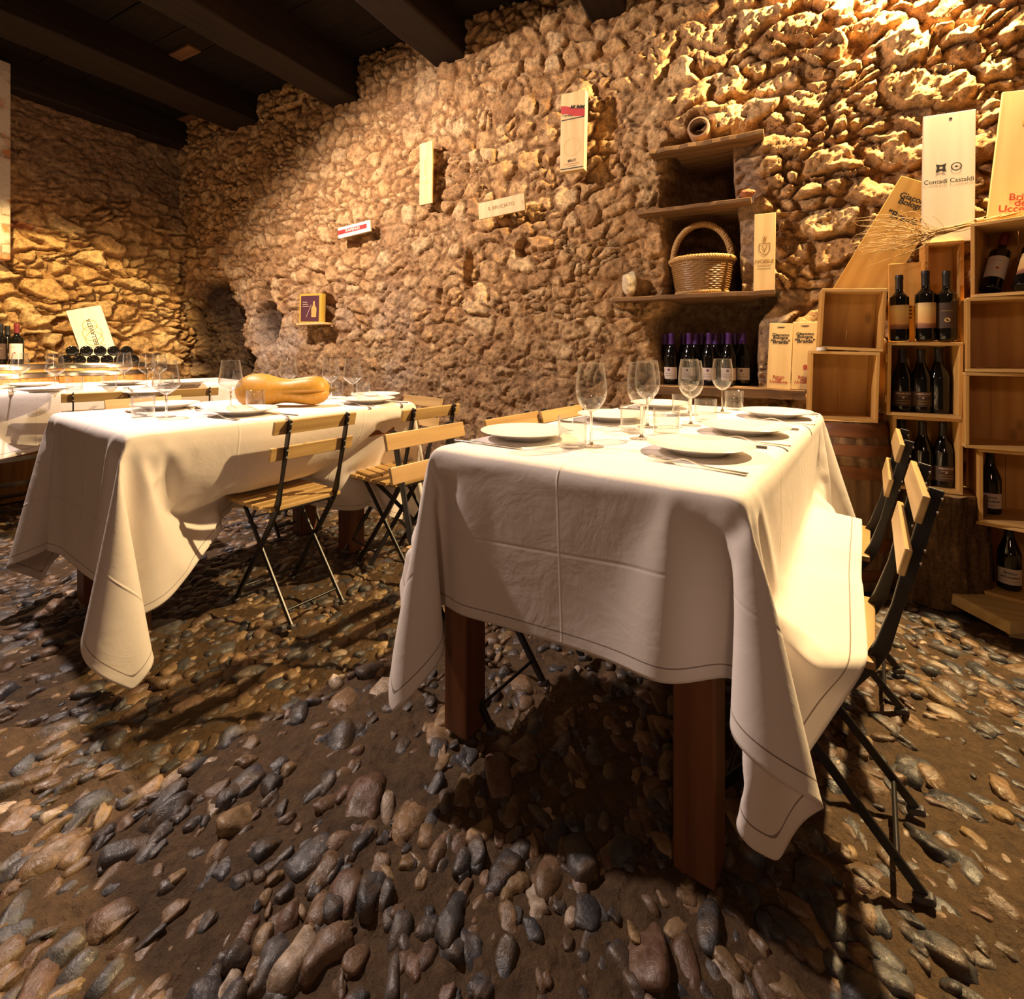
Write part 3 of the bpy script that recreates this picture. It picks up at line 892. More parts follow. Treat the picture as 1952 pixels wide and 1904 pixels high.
def make_wine_glass(kind):
    r = thing('wine_glass', '', 'wine glass')
    if kind == 'round':
        bowl = [(0.0045, 0.094), (0.012, 0.096), (0.027, 0.108), (0.038, 0.128), (0.0415, 0.150), (0.040, 0.178), (0.0365, 0.203), (0.0335, 0.222)]
    else:
        bowl = [(0.0045, 0.086), (0.011, 0.089), (0.027, 0.101), (0.0425, 0.116), (0.0465, 0.126), (0.045, 0.140), (0.0405, 0.172), (0.036, 0.205), (0.0345, 0.215)]
    p = smooth_prof(bowl, 5)
    inner = [(max(0.0005, a - 0.0011), b + (0.0012 if a < 0.03 else 0)) for a, b in reversed(p)]
    z0 = p[0][1]
    MB().lathe(p + [(p[-1][0] - 0.0005, p[-1][1] + 0.0006)] + inner + [(0.0003, z0 + 0.003)], 40).build('bowl', M['glass'], r, smooth=180)
    st = smooth_prof([(0.0045, z0), (0.0036, z0 - 0.02), (0.0034, z0 - 0.05), (0.0042, 0.014), (0.009, 0.0055)], 5)
    MB().lathe(st, 20).build('stem', M['thick_glass'], r, smooth=180)
    ft = smooth_prof([(0.009, 0.0055), (0.020, 0.0032), (0.034, 0.0016)], 4) + [(0.0345, 0.0010), (0.034, 0.0003), (0.0, 0.0003)]
    MB().lathe(ft, 40).build('foot', M['glass'], r, smooth=60)
    return r
def make_tumbler():
    # one clear tumbler with a thick base
    R0, Hh = 0.0385, 0.083
    p = [(0.0, 0.0003), (R0 - 0.004, 0.0003), (R0 - 0.0012, 0.003), (R0, Hh - 0.001), (R0 - 0.0008, Hh), (R0 - 0.0018, Hh - 0.001), (R0 - 0.003, 0.012), (R0 - 0.007, 0.009), (0.0, 0.009)]
    o = MB().lathe(p, 40).build('tumbler', M['glass'], None, smooth=50)
    return tag(o, '', 'tumbler')
def make_plate():
    p = smooth_prof([(0.0, 0.006), (0.055, 0.006), (0.078, 0.0085), (0.100, 0.0155), (0.128, 0.024)], 5) + [(0.1295, 0.0252), (0.128, 0.0262)]
    p2 = smooth_prof([(0.128, 0.0262), (0.104, 0.0185), (0.081, 0.0115), (0.060, 0.0088), (0.0, 0.0085)], 5)[1:]
    pr = [(0.0, 0.0045), (0.058, 0.0045), (0.060, 0.0), (0.064, 0.0), (0.066, 0.006)] + [q for q in p if q[0] > 0.07] + p2
    o = MB().lathe(pr, 64).build('plate', M['china'], None, smooth=50)
    return tag(o, '', 'plate')
def make_fork():
    r = thing('fork', '', 'fork')
    def sheet(outline, z, th, name):
        n = len(outline)
        vs = [(x, y, z(x) - th / 2) for x, y in outline] + [(x, y, z(x) + th / 2) for x, y in outline]
        fs = [tuple(range(n)), tuple(reversed(range(n, 2 * n)))] + [(k, n + k, n + (k + 1) % n, (k + 1) % n) for k in range(n)]
        return MB().add(vs, fs).build(name, M['steel'], r, bevel=0.0006)
    # handle lies along +x from the neck
    zc = lambda x: 0.0035 + (0.010 * math.exp(-((x - 0.055) / 0.030) ** 2) + 0.004 * math.exp(-((x + 0.005) / 0.012) ** 2))
    xs = [0.040 + 0.150 * k / 16 for k in range(17)]
    wd = [0.0030 + 0.0062 * max(0, (k - 5) / 11) ** 1.5 for k in range(17)]
    up = MB(); vs = []
    for x, w_ in zip(xs, wd):
        for (yy, dz) in ((-w_, -.0011), (w_, -.0011), (w_, .0011), (-w_, .0011)): vs.append((x, yy, zc(x) + dz))
    fs = [(i * 4 + q, i * 4 + (q + 1) % 4, (i + 1) * 4 + (q + 1) % 4, (i + 1) * 4 + q) for i in range(16) for q in range(4)] + [(3, 2, 1, 0), (64, 65, 66, 67)]
    up.add(vs, fs).build('handle', M['steel'], r, smooth=60)
    hd = MB(); vs = []; xs2 = [0.040 - 0.030 * k / 8 for k in range(9)]
    for k, x in enumerate(xs2):
        w_ = 0.0030 + 0.0092 * min(1, (k / 5)) ** 0.8
        for (yy, dz) in ((-w_, -.0009), (w_, -.0009), (w_, .0009), (-w_, .0009)): vs.append((x, yy, zc(x) + dz))
    fs = [(i * 4 + q, i * 4 + (q + 1) % 4, (i + 1) * 4 + (q + 1) % 4, (i + 1) * 4 + q) for i in range(8) for q in range(4)] + [(3, 2, 1, 0), (32, 33, 34, 35)]
    hd.add(vs, fs)
    for tn in range(4):
        yy = -0.0100 + 0.00667 * tn
        vs = []
        for k in range(9):
            x = 0.011 - 0.046 * k / 8; w_ = 0.0021 * (1 - 0.55 * k / 8)
            for (dy, dz) in ((-w_, -.0008), (w_, -.0008), (w_, .0008), (-w_, .0008)): vs.append((x, yy + dy, zc(x) + dz + 0.006 * (k / 8) ** 2))
        hd.add(vs, fs)
    hd.build('tines', M['steel'], r, smooth=60)
    return r
def make_knife():
    r = thing('table_knife', '', 'knife')
    bl = [(0.0, 0.0035), (-0.03, 0.006), (-0.09, 0.0085), (-0.118, 0.006), (-0.125, 0.0), (-0.112, -0.006), (-0.03, -0.0075), (0.0, -0.0045)]
    n = len(bl)
    vs = [(x, y, 0.0018) for x, y in bl] + [(x, y, 0.0032) for x, y in bl]
    MB().add(vs, [tuple(range(n)), tuple(reversed(range(n, 2 * n)))] + [(k, n + k, n + (k + 1) % n, (k + 1) % n) for k in range(n)]).build('blade', M['steel'], r)
    hb = MB(); vs = []
    for k in range(11):
        x = 0.1 * k / 10; w_ = 0.0045 + 0.004 * (k / 10) ** 1.3; h_ = 0.0022 + 0.001 * (k / 10)
        for a in range(8): vs.append((x, w_ * math.cos(a * PI / 4), 0.0034 + h_ * math.sin(a * PI / 4)))
    fs = [(i * 8 + q, i * 8 + (q + 1) % 8, (i + 1) * 8 + (q + 1) % 8, (i + 1) * 8 + q) for i in range(10) for q in range(8)] + [tuple(reversed(range(8))), tuple(80 + k for k in range(8))]
    hb.add(vs, fs).build('handle', M['steel'], r, smooth=60)
    return r

gr, ga, tu, pl, fk, kn = make_wine_glass('round'), make_wine_glass('angular'), make_tumbler(), make_plate(), make_fork(), make_knife()
used = set()
def put(o, table, px, py, label, group, rz=0.0, dz=0.0, z=None):
    zz = TABLES[table]['top'] + 0.004 if z is None else z
    p = at_z(px, py, zz)
    f = o.name not in used; used.add(o.name)
    return place(o, f, (p.x, p.y, top_z(table, p.x, p.y) + dz), rz, label, group)

NS = 'nearest table'
for (px, py, lb) in (
        (1127, 855, 'round wine glass standing apart on the nearest table, closest to its left chairs'),
        (1223, 840, 'round wine glass with a lit bowl on the nearest table, in front of its twin'),
        (1234, 817, 'round wine glass on the nearest table, seen through the glass in front of it'),
        (1317, 814, 'round wine glass on the nearest table in front of the purple capped bottles'),
        (1314, 793, 'round wine glass on the nearest table, seen inside the bowl of another'),
        (1377, 789, 'round wine glass farthest back on the nearest table, by the ribbed looking tumbler')):
    put(gr, 'near', px, py, lb, 'round wine glasses on the nearest table')
for (px, py, lb) in (
        (1091, 856, 'clear tumbler on the nearest table beside the plate with the knife'),
        (1206, 827, 'clear tumbler on the nearest table beside the middle left plate'),
        (1270, 834, 'clear tumbler on the nearest table behind the front right plate'),
        (1345, 807, 'clear tumbler on the nearest table beside the middle right plate'),
        (1300, 794, 'clear tumbler on the nearest table by the far left plate'),
        (1399, 783, 'clear tumbler on the nearest table by the far right plate')):
    put(tu, 'near', px, py, lb, 'tumblers on the nearest table')
NPL = []
for (px, py, lb) in (
        (1333, 866, 'white plate at the front right of the nearest table, fork and knife beside it'),
        (1420, 828, 'white plate in the middle of the right side of the nearest table'),
        (1478, 797, 'white plate at the far right of the nearest table'),
        (1000, 838, 'white plate at the front left of the nearest table, beside a lone tumbler'),
        (1168, 803, 'white plate in the middle of the left side of the nearest table'),
        (1258, 779, 'white plate at the far left of the nearest table')):
    NPL.append(put(pl, 'near', px, py, lb, 'plates on the nearest table'))
a0 = TABLES['near']['rot']
names = ('front right', 'middle right', 'far right', 'front left', 'middle left', 'far left')
for k, P_ in enumerate(NPL):
    sgn = 1 if k < 3 else -1                      # right diners face -x, left diners +x
    base = a0 + (0 if sgn > 0 else PI)
    for tool, off, sk, nm in ((fk, -0.155, 0.16, 'fork'), (kn, 0.150, -0.05, 'knife')):
        q = rot2((0.0 if nm == 'fork' else 0.03, off), base)
        x, y = P_.location.x + q.x - (0.04 * math.cos(base) if nm == 'fork' else 0), P_.location.y + q.y - (0.04 * math.sin(base) if nm == 'fork' else 0)
        f = tool.name not in used; used.add(tool.name)
        place(tool, f, (x, y, top_z('near', x, y)), base - (sk if nm == 'fork' else sk), 'steel %s beside the %s plate of the nearest table' % (nm, names[k]), 'cutlery on the nearest table')

for (px, py, lb) in (
        (317, 797, 'angular wine glass at the near end of the squash table, behind a tumbler'),
        (440, 787, 'angular wine glass just in front of the rounded end of the squash'),
        (550, 757, 'angular wine glass behind the waist of the squash'),
        (631, 762, 'angular wine glass beside the stalk end of the squash'),
        (672, 767, 'angular wine glass at the far end of the squash table, beside a tumbler')):
    put(ga, 'left', px, py, lb, 'angular wine glasses on the squash table')
for (px, py, lb) in (
        (273, 797, 'clear tumbler at the near end of the squash table'),
        (487, 782, 'clear tumbler in front of the squash'),
        (641, 756, 'clear tumbler behind the stalk end of the squash'),
        (692, 759, 'clear tumbler at the far end of the squash table')):
    put(tu, 'left', px, py, lb, 'tumblers on the squash table')
LPL = []
for (px, py, lb) in (
        (316, 781, 'white plate at the near end of the squash table, behind the tumbler'),
        (463, 792, 'white plate in front of the squash, a fork at its left'),
        (702, 770, 'white plate at the far end of the squash table, near its long side'),
        (716, 761, 'white plate at the far end of the squash table, by the wall')):
    LPL.append(put(pl, 'left', px, py, lb, 'plates on the squash table'))
al = TABLES['left']['rot']
for k, (px, py, tool, nm, rz, lb) in enumerate((
        (402, 797, fk, 'fork', al + PI * 0.02, 'steel fork beside the plate in front of the squash'),
        (535, 793, kn, 'knife', al + 0.1, 'steel knife with its handle past the plate in front of the squash'),
        (258, 791, kn, 'knife', al + PI, 'steel knife beside the near plate of the squash table'),
        (380, 785, fk, 'fork', al + PI - 0.1, 'steel fork on the bare cloth left of the squash'),
        (660, 773, fk, 'fork', al + 0.05, 'steel fork at the far end of the squash table'),
        (748, 769, kn, 'knife', al + 0.05, 'steel knife at the far end of the squash table'))):
    put(tool, 'left', px, py, lb, 'cutlery on the squash table', rz)
for (px, py, lb) in (
        (38, 741, 'angular wine glass on the barrel table, by the upright bottles'),
        (105, 743, 'angular wine glass on the barrel table, left of the barrel heaped with bottles'),
        (237, 735, 'angular wine glass on the barrel table, in front of the right rim of the barrel'),
        (280, 738, 'angular wine glass on the barrel table, right of the heaped barrel'),
        (303, 736, 'angular wine glass on the barrel table, right one of a close pair')):
    put(ga, 'back', px, py, lb, 'angular wine glasses on the barrel table', z=0.806)
for (px, py, lb) in (
        (6, 742, 'clear tumbler on the barrel table, cut by the edge of the photo'),
        (142, 745, 'clear tumbler on the barrel table in front of the heaped barrel, left one'),
        (209, 738, 'clear tumbler on the barrel table in front of the heaped barrel, right one'),
        (318, 737, 'clear tumbler on the barrel table, right of the pair of glasses')):
    put(tu, 'back', px, py, lb, 'tumblers on the barrel table', z=0.806)
for (px, py, lb) in (
        (60, 739, 'white plate on the barrel table, between the two left glasses'),
        (85, 747, 'white plate on the barrel table, at its front edge'),
        (232, 735, 'white plate on the barrel table, behind the right tumbler'),
        (285, 744, 'white plate on the barrel table, right of the heaped barrel, front one'),
        (355, 733, 'white plate on the barrel table, at its far right end')):
    put(pl, 'back', px, py, lb, 'plates on the barrel table', z=0.806)
put(fk, 'back', 22, 746, 'steel fork on the barrel table, by the left glass', 'cutlery on the barrel table', TABLES['back']['rot'], z=0.806)
put(fk, 'back', 240, 741, 'steel fork on the barrel table, under the glass before the barrel rim', 'cutlery on the barrel table', TABLES['back']['rot'], z=0.806)

# the squash
t = NT('squash_skin')
v = t.coords('Object', rnd=False)
n1, n2 = t.noise(v, 9, 4, 0.6), t.noise(v, 60, 4)
c = t.mix(n1, (0.42, 0.19, 0.03), (0.62, 0.33, 0.035))
c = t.mix(t.ramp(n2, [(0.5, (0, 0, 0)), (0.75, (0.5, 0.5, 0.5))]), c, (0.62, 0.40, 0.16))
M['squash'] = t.out(c, 0.45, t.bump(n2, 0.3, 0.002), Specular_IOR_Level=0.4)
M['stalk'] = plain('dry_stalk', (0.20, 0.13, 0.05), 0.8)
L_ = 0.208
sq = thing('butternut_squash', 'large orange ribbed squash lying on the middle table', 'squash')
vs = []; NU, NV = 44, 56
prof = [(-1.0, 0.0), (-0.985, 0.022), (-0.95, 0.042), (-0.86, 0.068), (-0.70, 0.087), (-0.52, 0.092), (-0.34, 0.087), (-0.15, 0.074), (0.03, 0.066), (0.22, 0.067), (0.42, 0.074), (0.62, 0.079), (0.78, 0.074), (0.90, 0.058), (0.97, 0.034), (1.0, 0.010)]
prof = [(a_, b_ * 0.87) for a_, b_ in smooth_prof(prof, 4)]
nv_ = 60; sqm = MB()
for xx, rr in prof:
    for k in range(nv_):
        a = 2 * PI * k / nv_
        rib = 1 - (0.05 + 0.32 * max(0, xx) ** 0.8) * max(0, 1 - abs((a / (2 * PI) * 5 + 0.22) % 1.0 - 0.5) / 0.12) * (0.35 + 0.65 * max(0, min(1, (xx + 0.2) / 0.5)))
        lum = 1 + 0.03 * math.sin(3 * a + 4 * xx)
        vs.append((xx * L_, rr * rib * lum * math.cos(a), rr * rib * lum * math.sin(a) * 0.96))
nr_ = len(prof)
fs = [(i * nv_ + k, i * nv_ + (k + 1) % nv_, (i + 1) * nv_ + (k + 1) % nv_, (i + 1) * nv_ + k) for i in range(nr_ - 1) for k in range(nv_)]
sqm.add(vs, fs).build('flesh', M['squash'], sq, smooth=180)
MB().tube([(L_ - 0.004, 0, 0), (L_ + 0.010, 0.001, 0.002), (L_ + 0.024, 0.004, 0.006)], [0.014, 0.009, 0.010], 8).build('stalk', M['stalk'], sq, smooth=50)
pa, pb = at_z(449, 778, 0.78), at_z(632, 776, 0.78)
mid = (pa + pb) / 2
sq.location = (mid.x - 0.03, mid.y + 0.02, top_z('left', mid.x, mid.y) + 0.072)
sq.rotation_euler = (R(20), 0, math.atan2(pb.y - pa.y, pb.x - pa.x))

# ------------------------------------------------------------------ bottles
t = NT('dark_bottle_glass')
M['bottle'] = t.out((0.006, 0.005, 0.004), 0.06, Specular_IOR_Level=0.6)
M['purple'] = plain('purple_capsule', (0.055, 0.012, 0.13), 0.35)
M['black_cap'] = plain('black_capsule', (0.012, 0.011, 0.012), 0.4)
M['red_cap'] = plain('wine_red_capsule', (0.16, 0.02, 0.02), 0.4)
M['paper'] = plain('cream_label', (0.62, 0.52, 0.44), 0.7)
M['brown_paper'] = plain('brown_label', (0.055, 0.028, 0.014), 0.7)
M['ink'] = plain('black_ink', (0.02, 0.015, 0.012), 0.8)
M['red_ink'] = plain('red_ink', (0.38, 0.06, 0.03), 0.8)
M['gold_ink'] = plain('gold_ink', (0.55, 0.36, 0.10), 0.6)
M['brown_ink'] = plain('brown_ink', (0.30, 0.16, 0.04), 0.7)
M['pale_ink'] = plain('pale_ink', (0.55, 0.38, 0.25), 0.8)
M['plum_ink'] = plain('plum_ink', (0.10, 0.03, 0.12), 0.8)
t = NT('sunset_label')
sp = t.n('ShaderNodeSeparateXYZ'); tc = t.n('ShaderNodeTexCoord'); t.l(tc.outputs['Object'], sp.inputs[0])
c = t.ramp(t.math('MULTIPLY', t.math('ADD', sp.outputs[2], t.math('MULTIPLY', t.noise(tc.outputs['Object'], 40, 3), 0.02)), 5.0), [(0.32, (0.16, 0.06, 0.04)), (0.42, (0.34, 0.14, 0.06)), (0.44, (0.70, 0.36, 0.12)), (0.75, (0.78, 0.55, 0.20)), (0.95, (0.55, 0.38, 0.22))])
M['sunset'] = t.out(c, 0.6)

def make_bottle(kind, cap, label, marks=()):
    r = thing('wine_bottle', '', 'bottle')
    if kind == 'burgundy':
        Rb = 0.041
        body = [(0, 0.004), (Rb - 0.008, 0.0), (Rb - 0.002, 0.003), (Rb, 0.010), (Rb, 0.145), (0.0385, 0.168), (0.030, 0.196), (0.0205, 0.222), (0.0155, 0.245), (0.0145, 0.262)]
        cz, top = 0.232, 0.296
        capp = [(0.0182, cz), (0.0158, 0.250), (0.0152, 0.275), (0.0160, 0.279), (0.0160, 0.288), (0.0150, top), (0, top)]
        lz = (0.030, 0.098)
    else:
        Rb = 0.0375
        body = [(0, 0.004), (Rb - 0.008, 0.0), (Rb - 0.002, 0.003), (Rb, 0.010), (Rb, 0.185), (0.0345, 0.202), (0.024, 0.216), (0.0165, 0.226), (0.0148, 0.240), (0.0145, 0.262)]
        cz, top = 0.240, 0.305
        capp = [(0.0152, cz), (0.0150, 0.282), (0.0160, 0.286), (0.0160, 0.296), (0.0150, top), (0, top)]
        lz = (0.055, 0.165)
    MB().lathe(body[:4] + smooth_prof(body[3:], 4)[1:], 32).build('bottle_body', M['bottle'], r, smooth=50)
    MB().lathe(capp, 24).build('capsule', M[cap], r, smooth=50)
    if label:
        mb = MB(); n = 18; vs = []
        for k in range(n + 1):
            a = R(-90 - 68 + 136 * k / n)
            for rr, zz in ((Rb + .0002, lz[0]), (Rb + .0006, lz[0]), (Rb + .0006, lz[1]), (Rb + .0002, lz[1])): vs.append((rr * math.cos(a), rr * math.sin(a), zz))
        fs = [(i * 4 + q, i * 4 + (q + 1) % 4, (i + 1) * 4 + (q + 1) % 4, (i + 1) * 4 + q) for i in range(n) for q in range(4)] + [(3, 2, 1, 0), tuple(n * 4 + q for q in range(4))]
        lb = mb.add(vs, fs).build('label', M[label], r, smooth=40)
        for (txt, size, zz, ink, bold) in marks:
            if txt == 'dot':
                dm = MB(); dv = [(Rb + .0012) * 1.0]
                pts = [(size * math.cos(a * PI / 8), size * math.sin(a * PI / 8)) for a in range(16)]
                dm.add([((Rb + .0012) * math.sin(x / Rb), -(Rb + .0012) * math.cos(x / Rb), zz + y) for x, y in pts], [tuple(range(16))])
                dm.build('emblem', M[ink], lb)
            elif txt == 'rule':
                dm = MB(); vs = []
                for k in range(9):
                    x = -size + 2 * size * k / 8
                    for z2 in (zz - .0006, zz + .0006): vs.append(((Rb + .0011) * math.sin(x / Rb), -(Rb + .0011) * math.cos(x / Rb), z2))
                dm.add(vs, [(2 * i, 2 * i + 2, 2 * i + 3, 2 * i + 1) for i in range(8)]).build('printed_rule', M[ink], lb)
            else:
                letters(txt, size, M[ink], lb, (0, 0, zz), bold=bold, bend=Rb + 0.0012)
    return r
b_purple = make_bottle('burgundy', 'purple', 'paper', [('dot', 0.007, 0.083, 'plum_ink', 0), ('rule', 0.018, 0.062, 'ink', 0), ('rule', 0.024, 0.050, 'ink', 0)])
b_amarone = make_bottle('burgundy', 'black_cap', 'brown_paper', [('AMARONE', 0.0125, 0.088, 'pale_ink', 0.0003), ('rule', 0.020, 0.076, 'pale_ink', 0), ('dot', 0.004, 0.070, 'pale_ink', 0), ('rule', 0.026, 0.056, 'gold_ink', 0), ('rule', 0.026, 0.044, 'gold_ink', 0)])
b_dark = make_bottle('burgundy', 'black_cap', None)
b_sunset = make_bottle('bordeaux', 'black_cap', 'sunset')
b_black = make_bottle('bordeaux', 'black_cap', 'brown_paper', [('dot', 0.010, 0.09, 'gold_ink', 0), ('rule', 0.02, 0.13, 'gold_ink', 0)])
b_bricco = make_bottle('burgundy', 'black_cap', 'paper', [('Bricco', 0.018, 0.080, 'ink', 0.0003), ('dell\'Uccellone', 0.0125, 0.062, 'ink', 0.0003), ('rule', 0.024, 0.044, 'red_ink', 0)])
b_cream = make_bottle('bordeaux', 'red_cap', 'paper', [('rule', 0.022, 0.14, 'ink', 0), ('dot', 0.006, 0.10, 'red_ink', 0)])
b_gold = make_bottle('bordeaux', 'red_cap', 'sunset')
def bottle(o, loc, rot, label, group=None, sc=1.0):
    f = o.name not in used; used.add(o.name)
    r = place(o, f, loc, rot, label, group)
    r.scale = (sc,) * 3
    return r
FACE = R(-8)   # turned a little towards the middle of the room

# ------------------------------------------------------------------ the niche: shelves, basket, pipe, bottles
M['old_plank'] = wood('weathered_plank', (0.24, 0.135, 0.06), (0.10, 0.05, 0.022), 'x', 0.75, 22, False, 0.25)
def shelf(pl_, pr_, yf, yb, th, label, name='wall_shelf', top=False):
    a, b = at_y(*pl_, yf), at_y(*pr_, yf)
    z = (a.z + b.z) / 2
    m = MB(); n = 14; rr = random.Random(int(pl_[0])); vs = []
    for k in range(n + 1):
        x = a.x + (b.x - a.x) * k / n
        e = rr.uniform(-.006, .006); dz = rr.uniform(-.002, .002)
        yb_ = yb if 0.22 < k / n < 0.86 else min(yb, 3.02)
        for yy, zz in ((yf + e, z - th), (yf + e, z), (yb_, z), (yb_, z - th)): vs.append((x, yy, zz + dz))
    fs = [(i * 4 + q, i * 4 + (q + 1) % 4, (i + 1) * 4 + (q + 1) % 4, (i + 1) * 4 + q) for i in range(n) for q in range(4)] + [(3, 2, 1, 0), tuple(n * 4 + q for q in range(4))]
    o = m.add(vs, fs).build(name, M['old_plank'], bevel=0.003)
    tag(o, label, 'shelf', 'plank shelves of the niche')
    return z
S1 = shelf((1238, 284), (1456, 248), 2.90, 3.38, 0.026, 'topmost plank shelf of the niche, under the round pipe mouth')
S2 = shelf((1214, 400), (1432, 377), 2.92, 3.38, 0.022, 'empty plank shelf of the niche, above the basket')
S3 = shelf((1165, 566), (1478, 553), 2.90, 3.38, 0.024, 'widest plank shelf of the niche, carrying the basket')
S4 = shelf((1240, 737), (1536, 741), 2.88, 3.38, 0.050, 'thick lowest plank under the purple capped bottles')

# pipe mouth over the top shelf
t = plain('fired_clay', (0.42, 0.27, 0.16), 0.85, 0, 0.2, 0.25, 30, 0.003)
pp = at_y(1331, 242, 2.93)
pm = MB().lathe([(0.043, 0.0), (0.043, 0.16), (0.056, 0.16), (0.058, 0.004), (0.055, -0.003), (0.046, -0.004)], 36, Matrix.Translation((pp.x, pp.y, pp.z)) @ Matrix.Rotation(R(-90), 4, 'X'))
pm.lathe([(0.0, 0.15), (0.044, 0.15)], 36, Matrix.Translation((pp.x, pp.y, pp.z)) @ Matrix.Rotation(R(-90), 4, 'X'))
tag(pm.build('clay_pipe', [t], smooth=40), 'round clay pipe mouth set in the wall above the top shelf', 'pipe')

# basket
M['wicker'] = plain('split_willow', (0.24, 0.125, 0.040), 0.35, 0, 0.6, 0.5, 60, 0.002)
M['braid'] = plain('braided_straw', (0.42, 0.24, 0.08), 0.55, 0, 0.4, 0.4, 60, 0.003)
bc = at_y(1338, 551, 3.06)
bk = thing('wicker_basket', 'wicker basket with a tall braided arched handle standing on the niche shelf', 'basket', (bc.x, bc.y, S3 + 0.001), R(12))
b0, b1, bh = 0.135, 0.168, 0.195
m = MB(); NR, NS_ = 96, 120; vs = []
for i in range(NR + 1):
    z = bh * i / NR; row = z / 0.0120
    for k in range(NS_):
        a = 2 * PI * k / NS_
        ph = 0.5 * (1 + math.sin(2 * PI * row)) * 0.0050
        wv = 0.0010 * math.sin(a * 22 + PI * math.floor(row))
        rr = b0 + (b1 - b0) * (z / bh) ** 0.8 + ph + wv
        vs.append((rr * math.cos(a), rr * math.sin(a), z))
fs = [(i * NS_ + k, i * NS_ + (k + 1) % NS_, (i + 1) * NS_ + (k + 1) % NS_, (i + 1) * NS_ + k) for i in range(NR) for k in range(NS_)]
fs.append(tuple(reversed(range(NS_))))
m.add(vs, fs).build('woven_side', M['wicker'], bk, smooth=180)
def rope(path, rad, tw, parent, name, closed=False, strands=3):
    m = MB(); path = [Vector(p) for p in path]; n = len(path)
    for s_ in range(strands):
        pts = []
        for i, p in enumerate(path):
            t_ = (path[(i + 1) % n if closed else min(i + 1, n - 1)] - path[(i - 1) % n if closed else max(i - 1, 0)]).normalized()
            u = Vector((0, 0, 1)).cross(t_)
            if u.length < 0.2: u = Vector((0, 1, 0)).cross(t_)
            u.normalize(); v_ = t_.cross(u)
            a = 2 * PI * (s_ / strands + tw * i / n)
            pts.append(p + (u * math.cos(a) + v_ * math.sin(a)) * rad * 0.62)
        if closed: pts.append(pts[0])
        m.tube(pts, rad * 0.68, 7, not closed)
    return m.build(name, M['braid'], parent, smooth=180)
rope([((b1 + .002) * math.cos(2 * PI * k / 140), (b1 + .002) * math.sin(2 * PI * k / 140), bh + .004) for k in range(140)], 0.0125, 26, bk, 'rim', True)
rope([((b1 - .01) * math.cos(PI * k / 90), 0, bh - 0.02 + (0.235) * math.sin(PI * k / 90) ** 0.85) for k in range(91)], 0.0155, 14, bk, 'handle')
rope([((b0 + .003) * math.cos(2 * PI * k / 120), (b0 + .003) * math.sin(2 * PI * k / 120), 0.012) for k in range(120)], 0.010, 24, bk, 'foot_ring', True)

# odd stones on the shelves
def rock(name, loc, size, label, mat, seed, cat='stone'):
    bm = bmesh.new(); bmesh.ops.create_icosphere(bm, subdivisions=4, radius=1)
    me = bpy.data.meshes.new(name); bm.to_mesh(me); bm.free()
    co = np.zeros(len(me.vertices) * 3); me.vertices.foreach_get('co', co); co = co.reshape(-1, 3)
    k = 0.62 + 0.8 * fbm(co[:, 0] * 1.7 + co[:, 2] + 9, co[:, 1] * 1.7 - co[:, 2] * 1.3 + 5, 5, seed, 0.6)
    co = co * k[:, None] * np.array(size); co[:, 2] -= co[:, 2].min()
    me.vertices.foreach_set('co', co.ravel())
    o = link(name, me, mat, None, 180, loc=loc)
    return tag(o, label, cat)
M['pale_rock'] = plain('pale_rock', (0.55, 0.44, 0.28), 0.9, 0, 0.2, 0.3, 40, 0.008)
M['red_rock'] = plain('brick_red_rock', (0.30, 0.11, 0.05), 0.9, 0, 0.2, 0.3, 40, 0.006)
q = at_y(1201, 562, 2.965); rock('stone', (q.x, q.y, S3), (0.040, 0.032, 0.070), 'pale pointed stone lying on the left end of the basket shelf', M['pale_rock'], 3)
q = at_y(1424, 374, 2.965); rock('stone', (q.x, q.y, S2), (0.035, 0.03, 0.024), 'small brick red stone on the right end of the empty shelf', M['red_rock'], 8)

PB = 'purple capped bottles in the niche'
for k, (px, yy) in enumerate(((1280, 3.06), (1314, 3.06), (1352, 3.06), (1389, 3.06), (1268, 3.15), (1326, 3.155), (1364, 3.155), (1416, 3.13), (1303, 3.25), (1337, 3.25), (1377, 3.25), (1401, 3.235))):
    q = at_y(px, 720, yy)
    row = ('front row', 'middle row', 'back row')[k // 4]
    nth = ('leftmost', 'second from the left', 'third from the left', 'rightmost')[k % 4]
    bottle(b_purple, (q.x, q.y, S4 + 0.0015), R(-4 + (k * 37 % 17) - 8), 'purple capped wine bottle in the niche, %s of the %s' % (nth, row), PB)

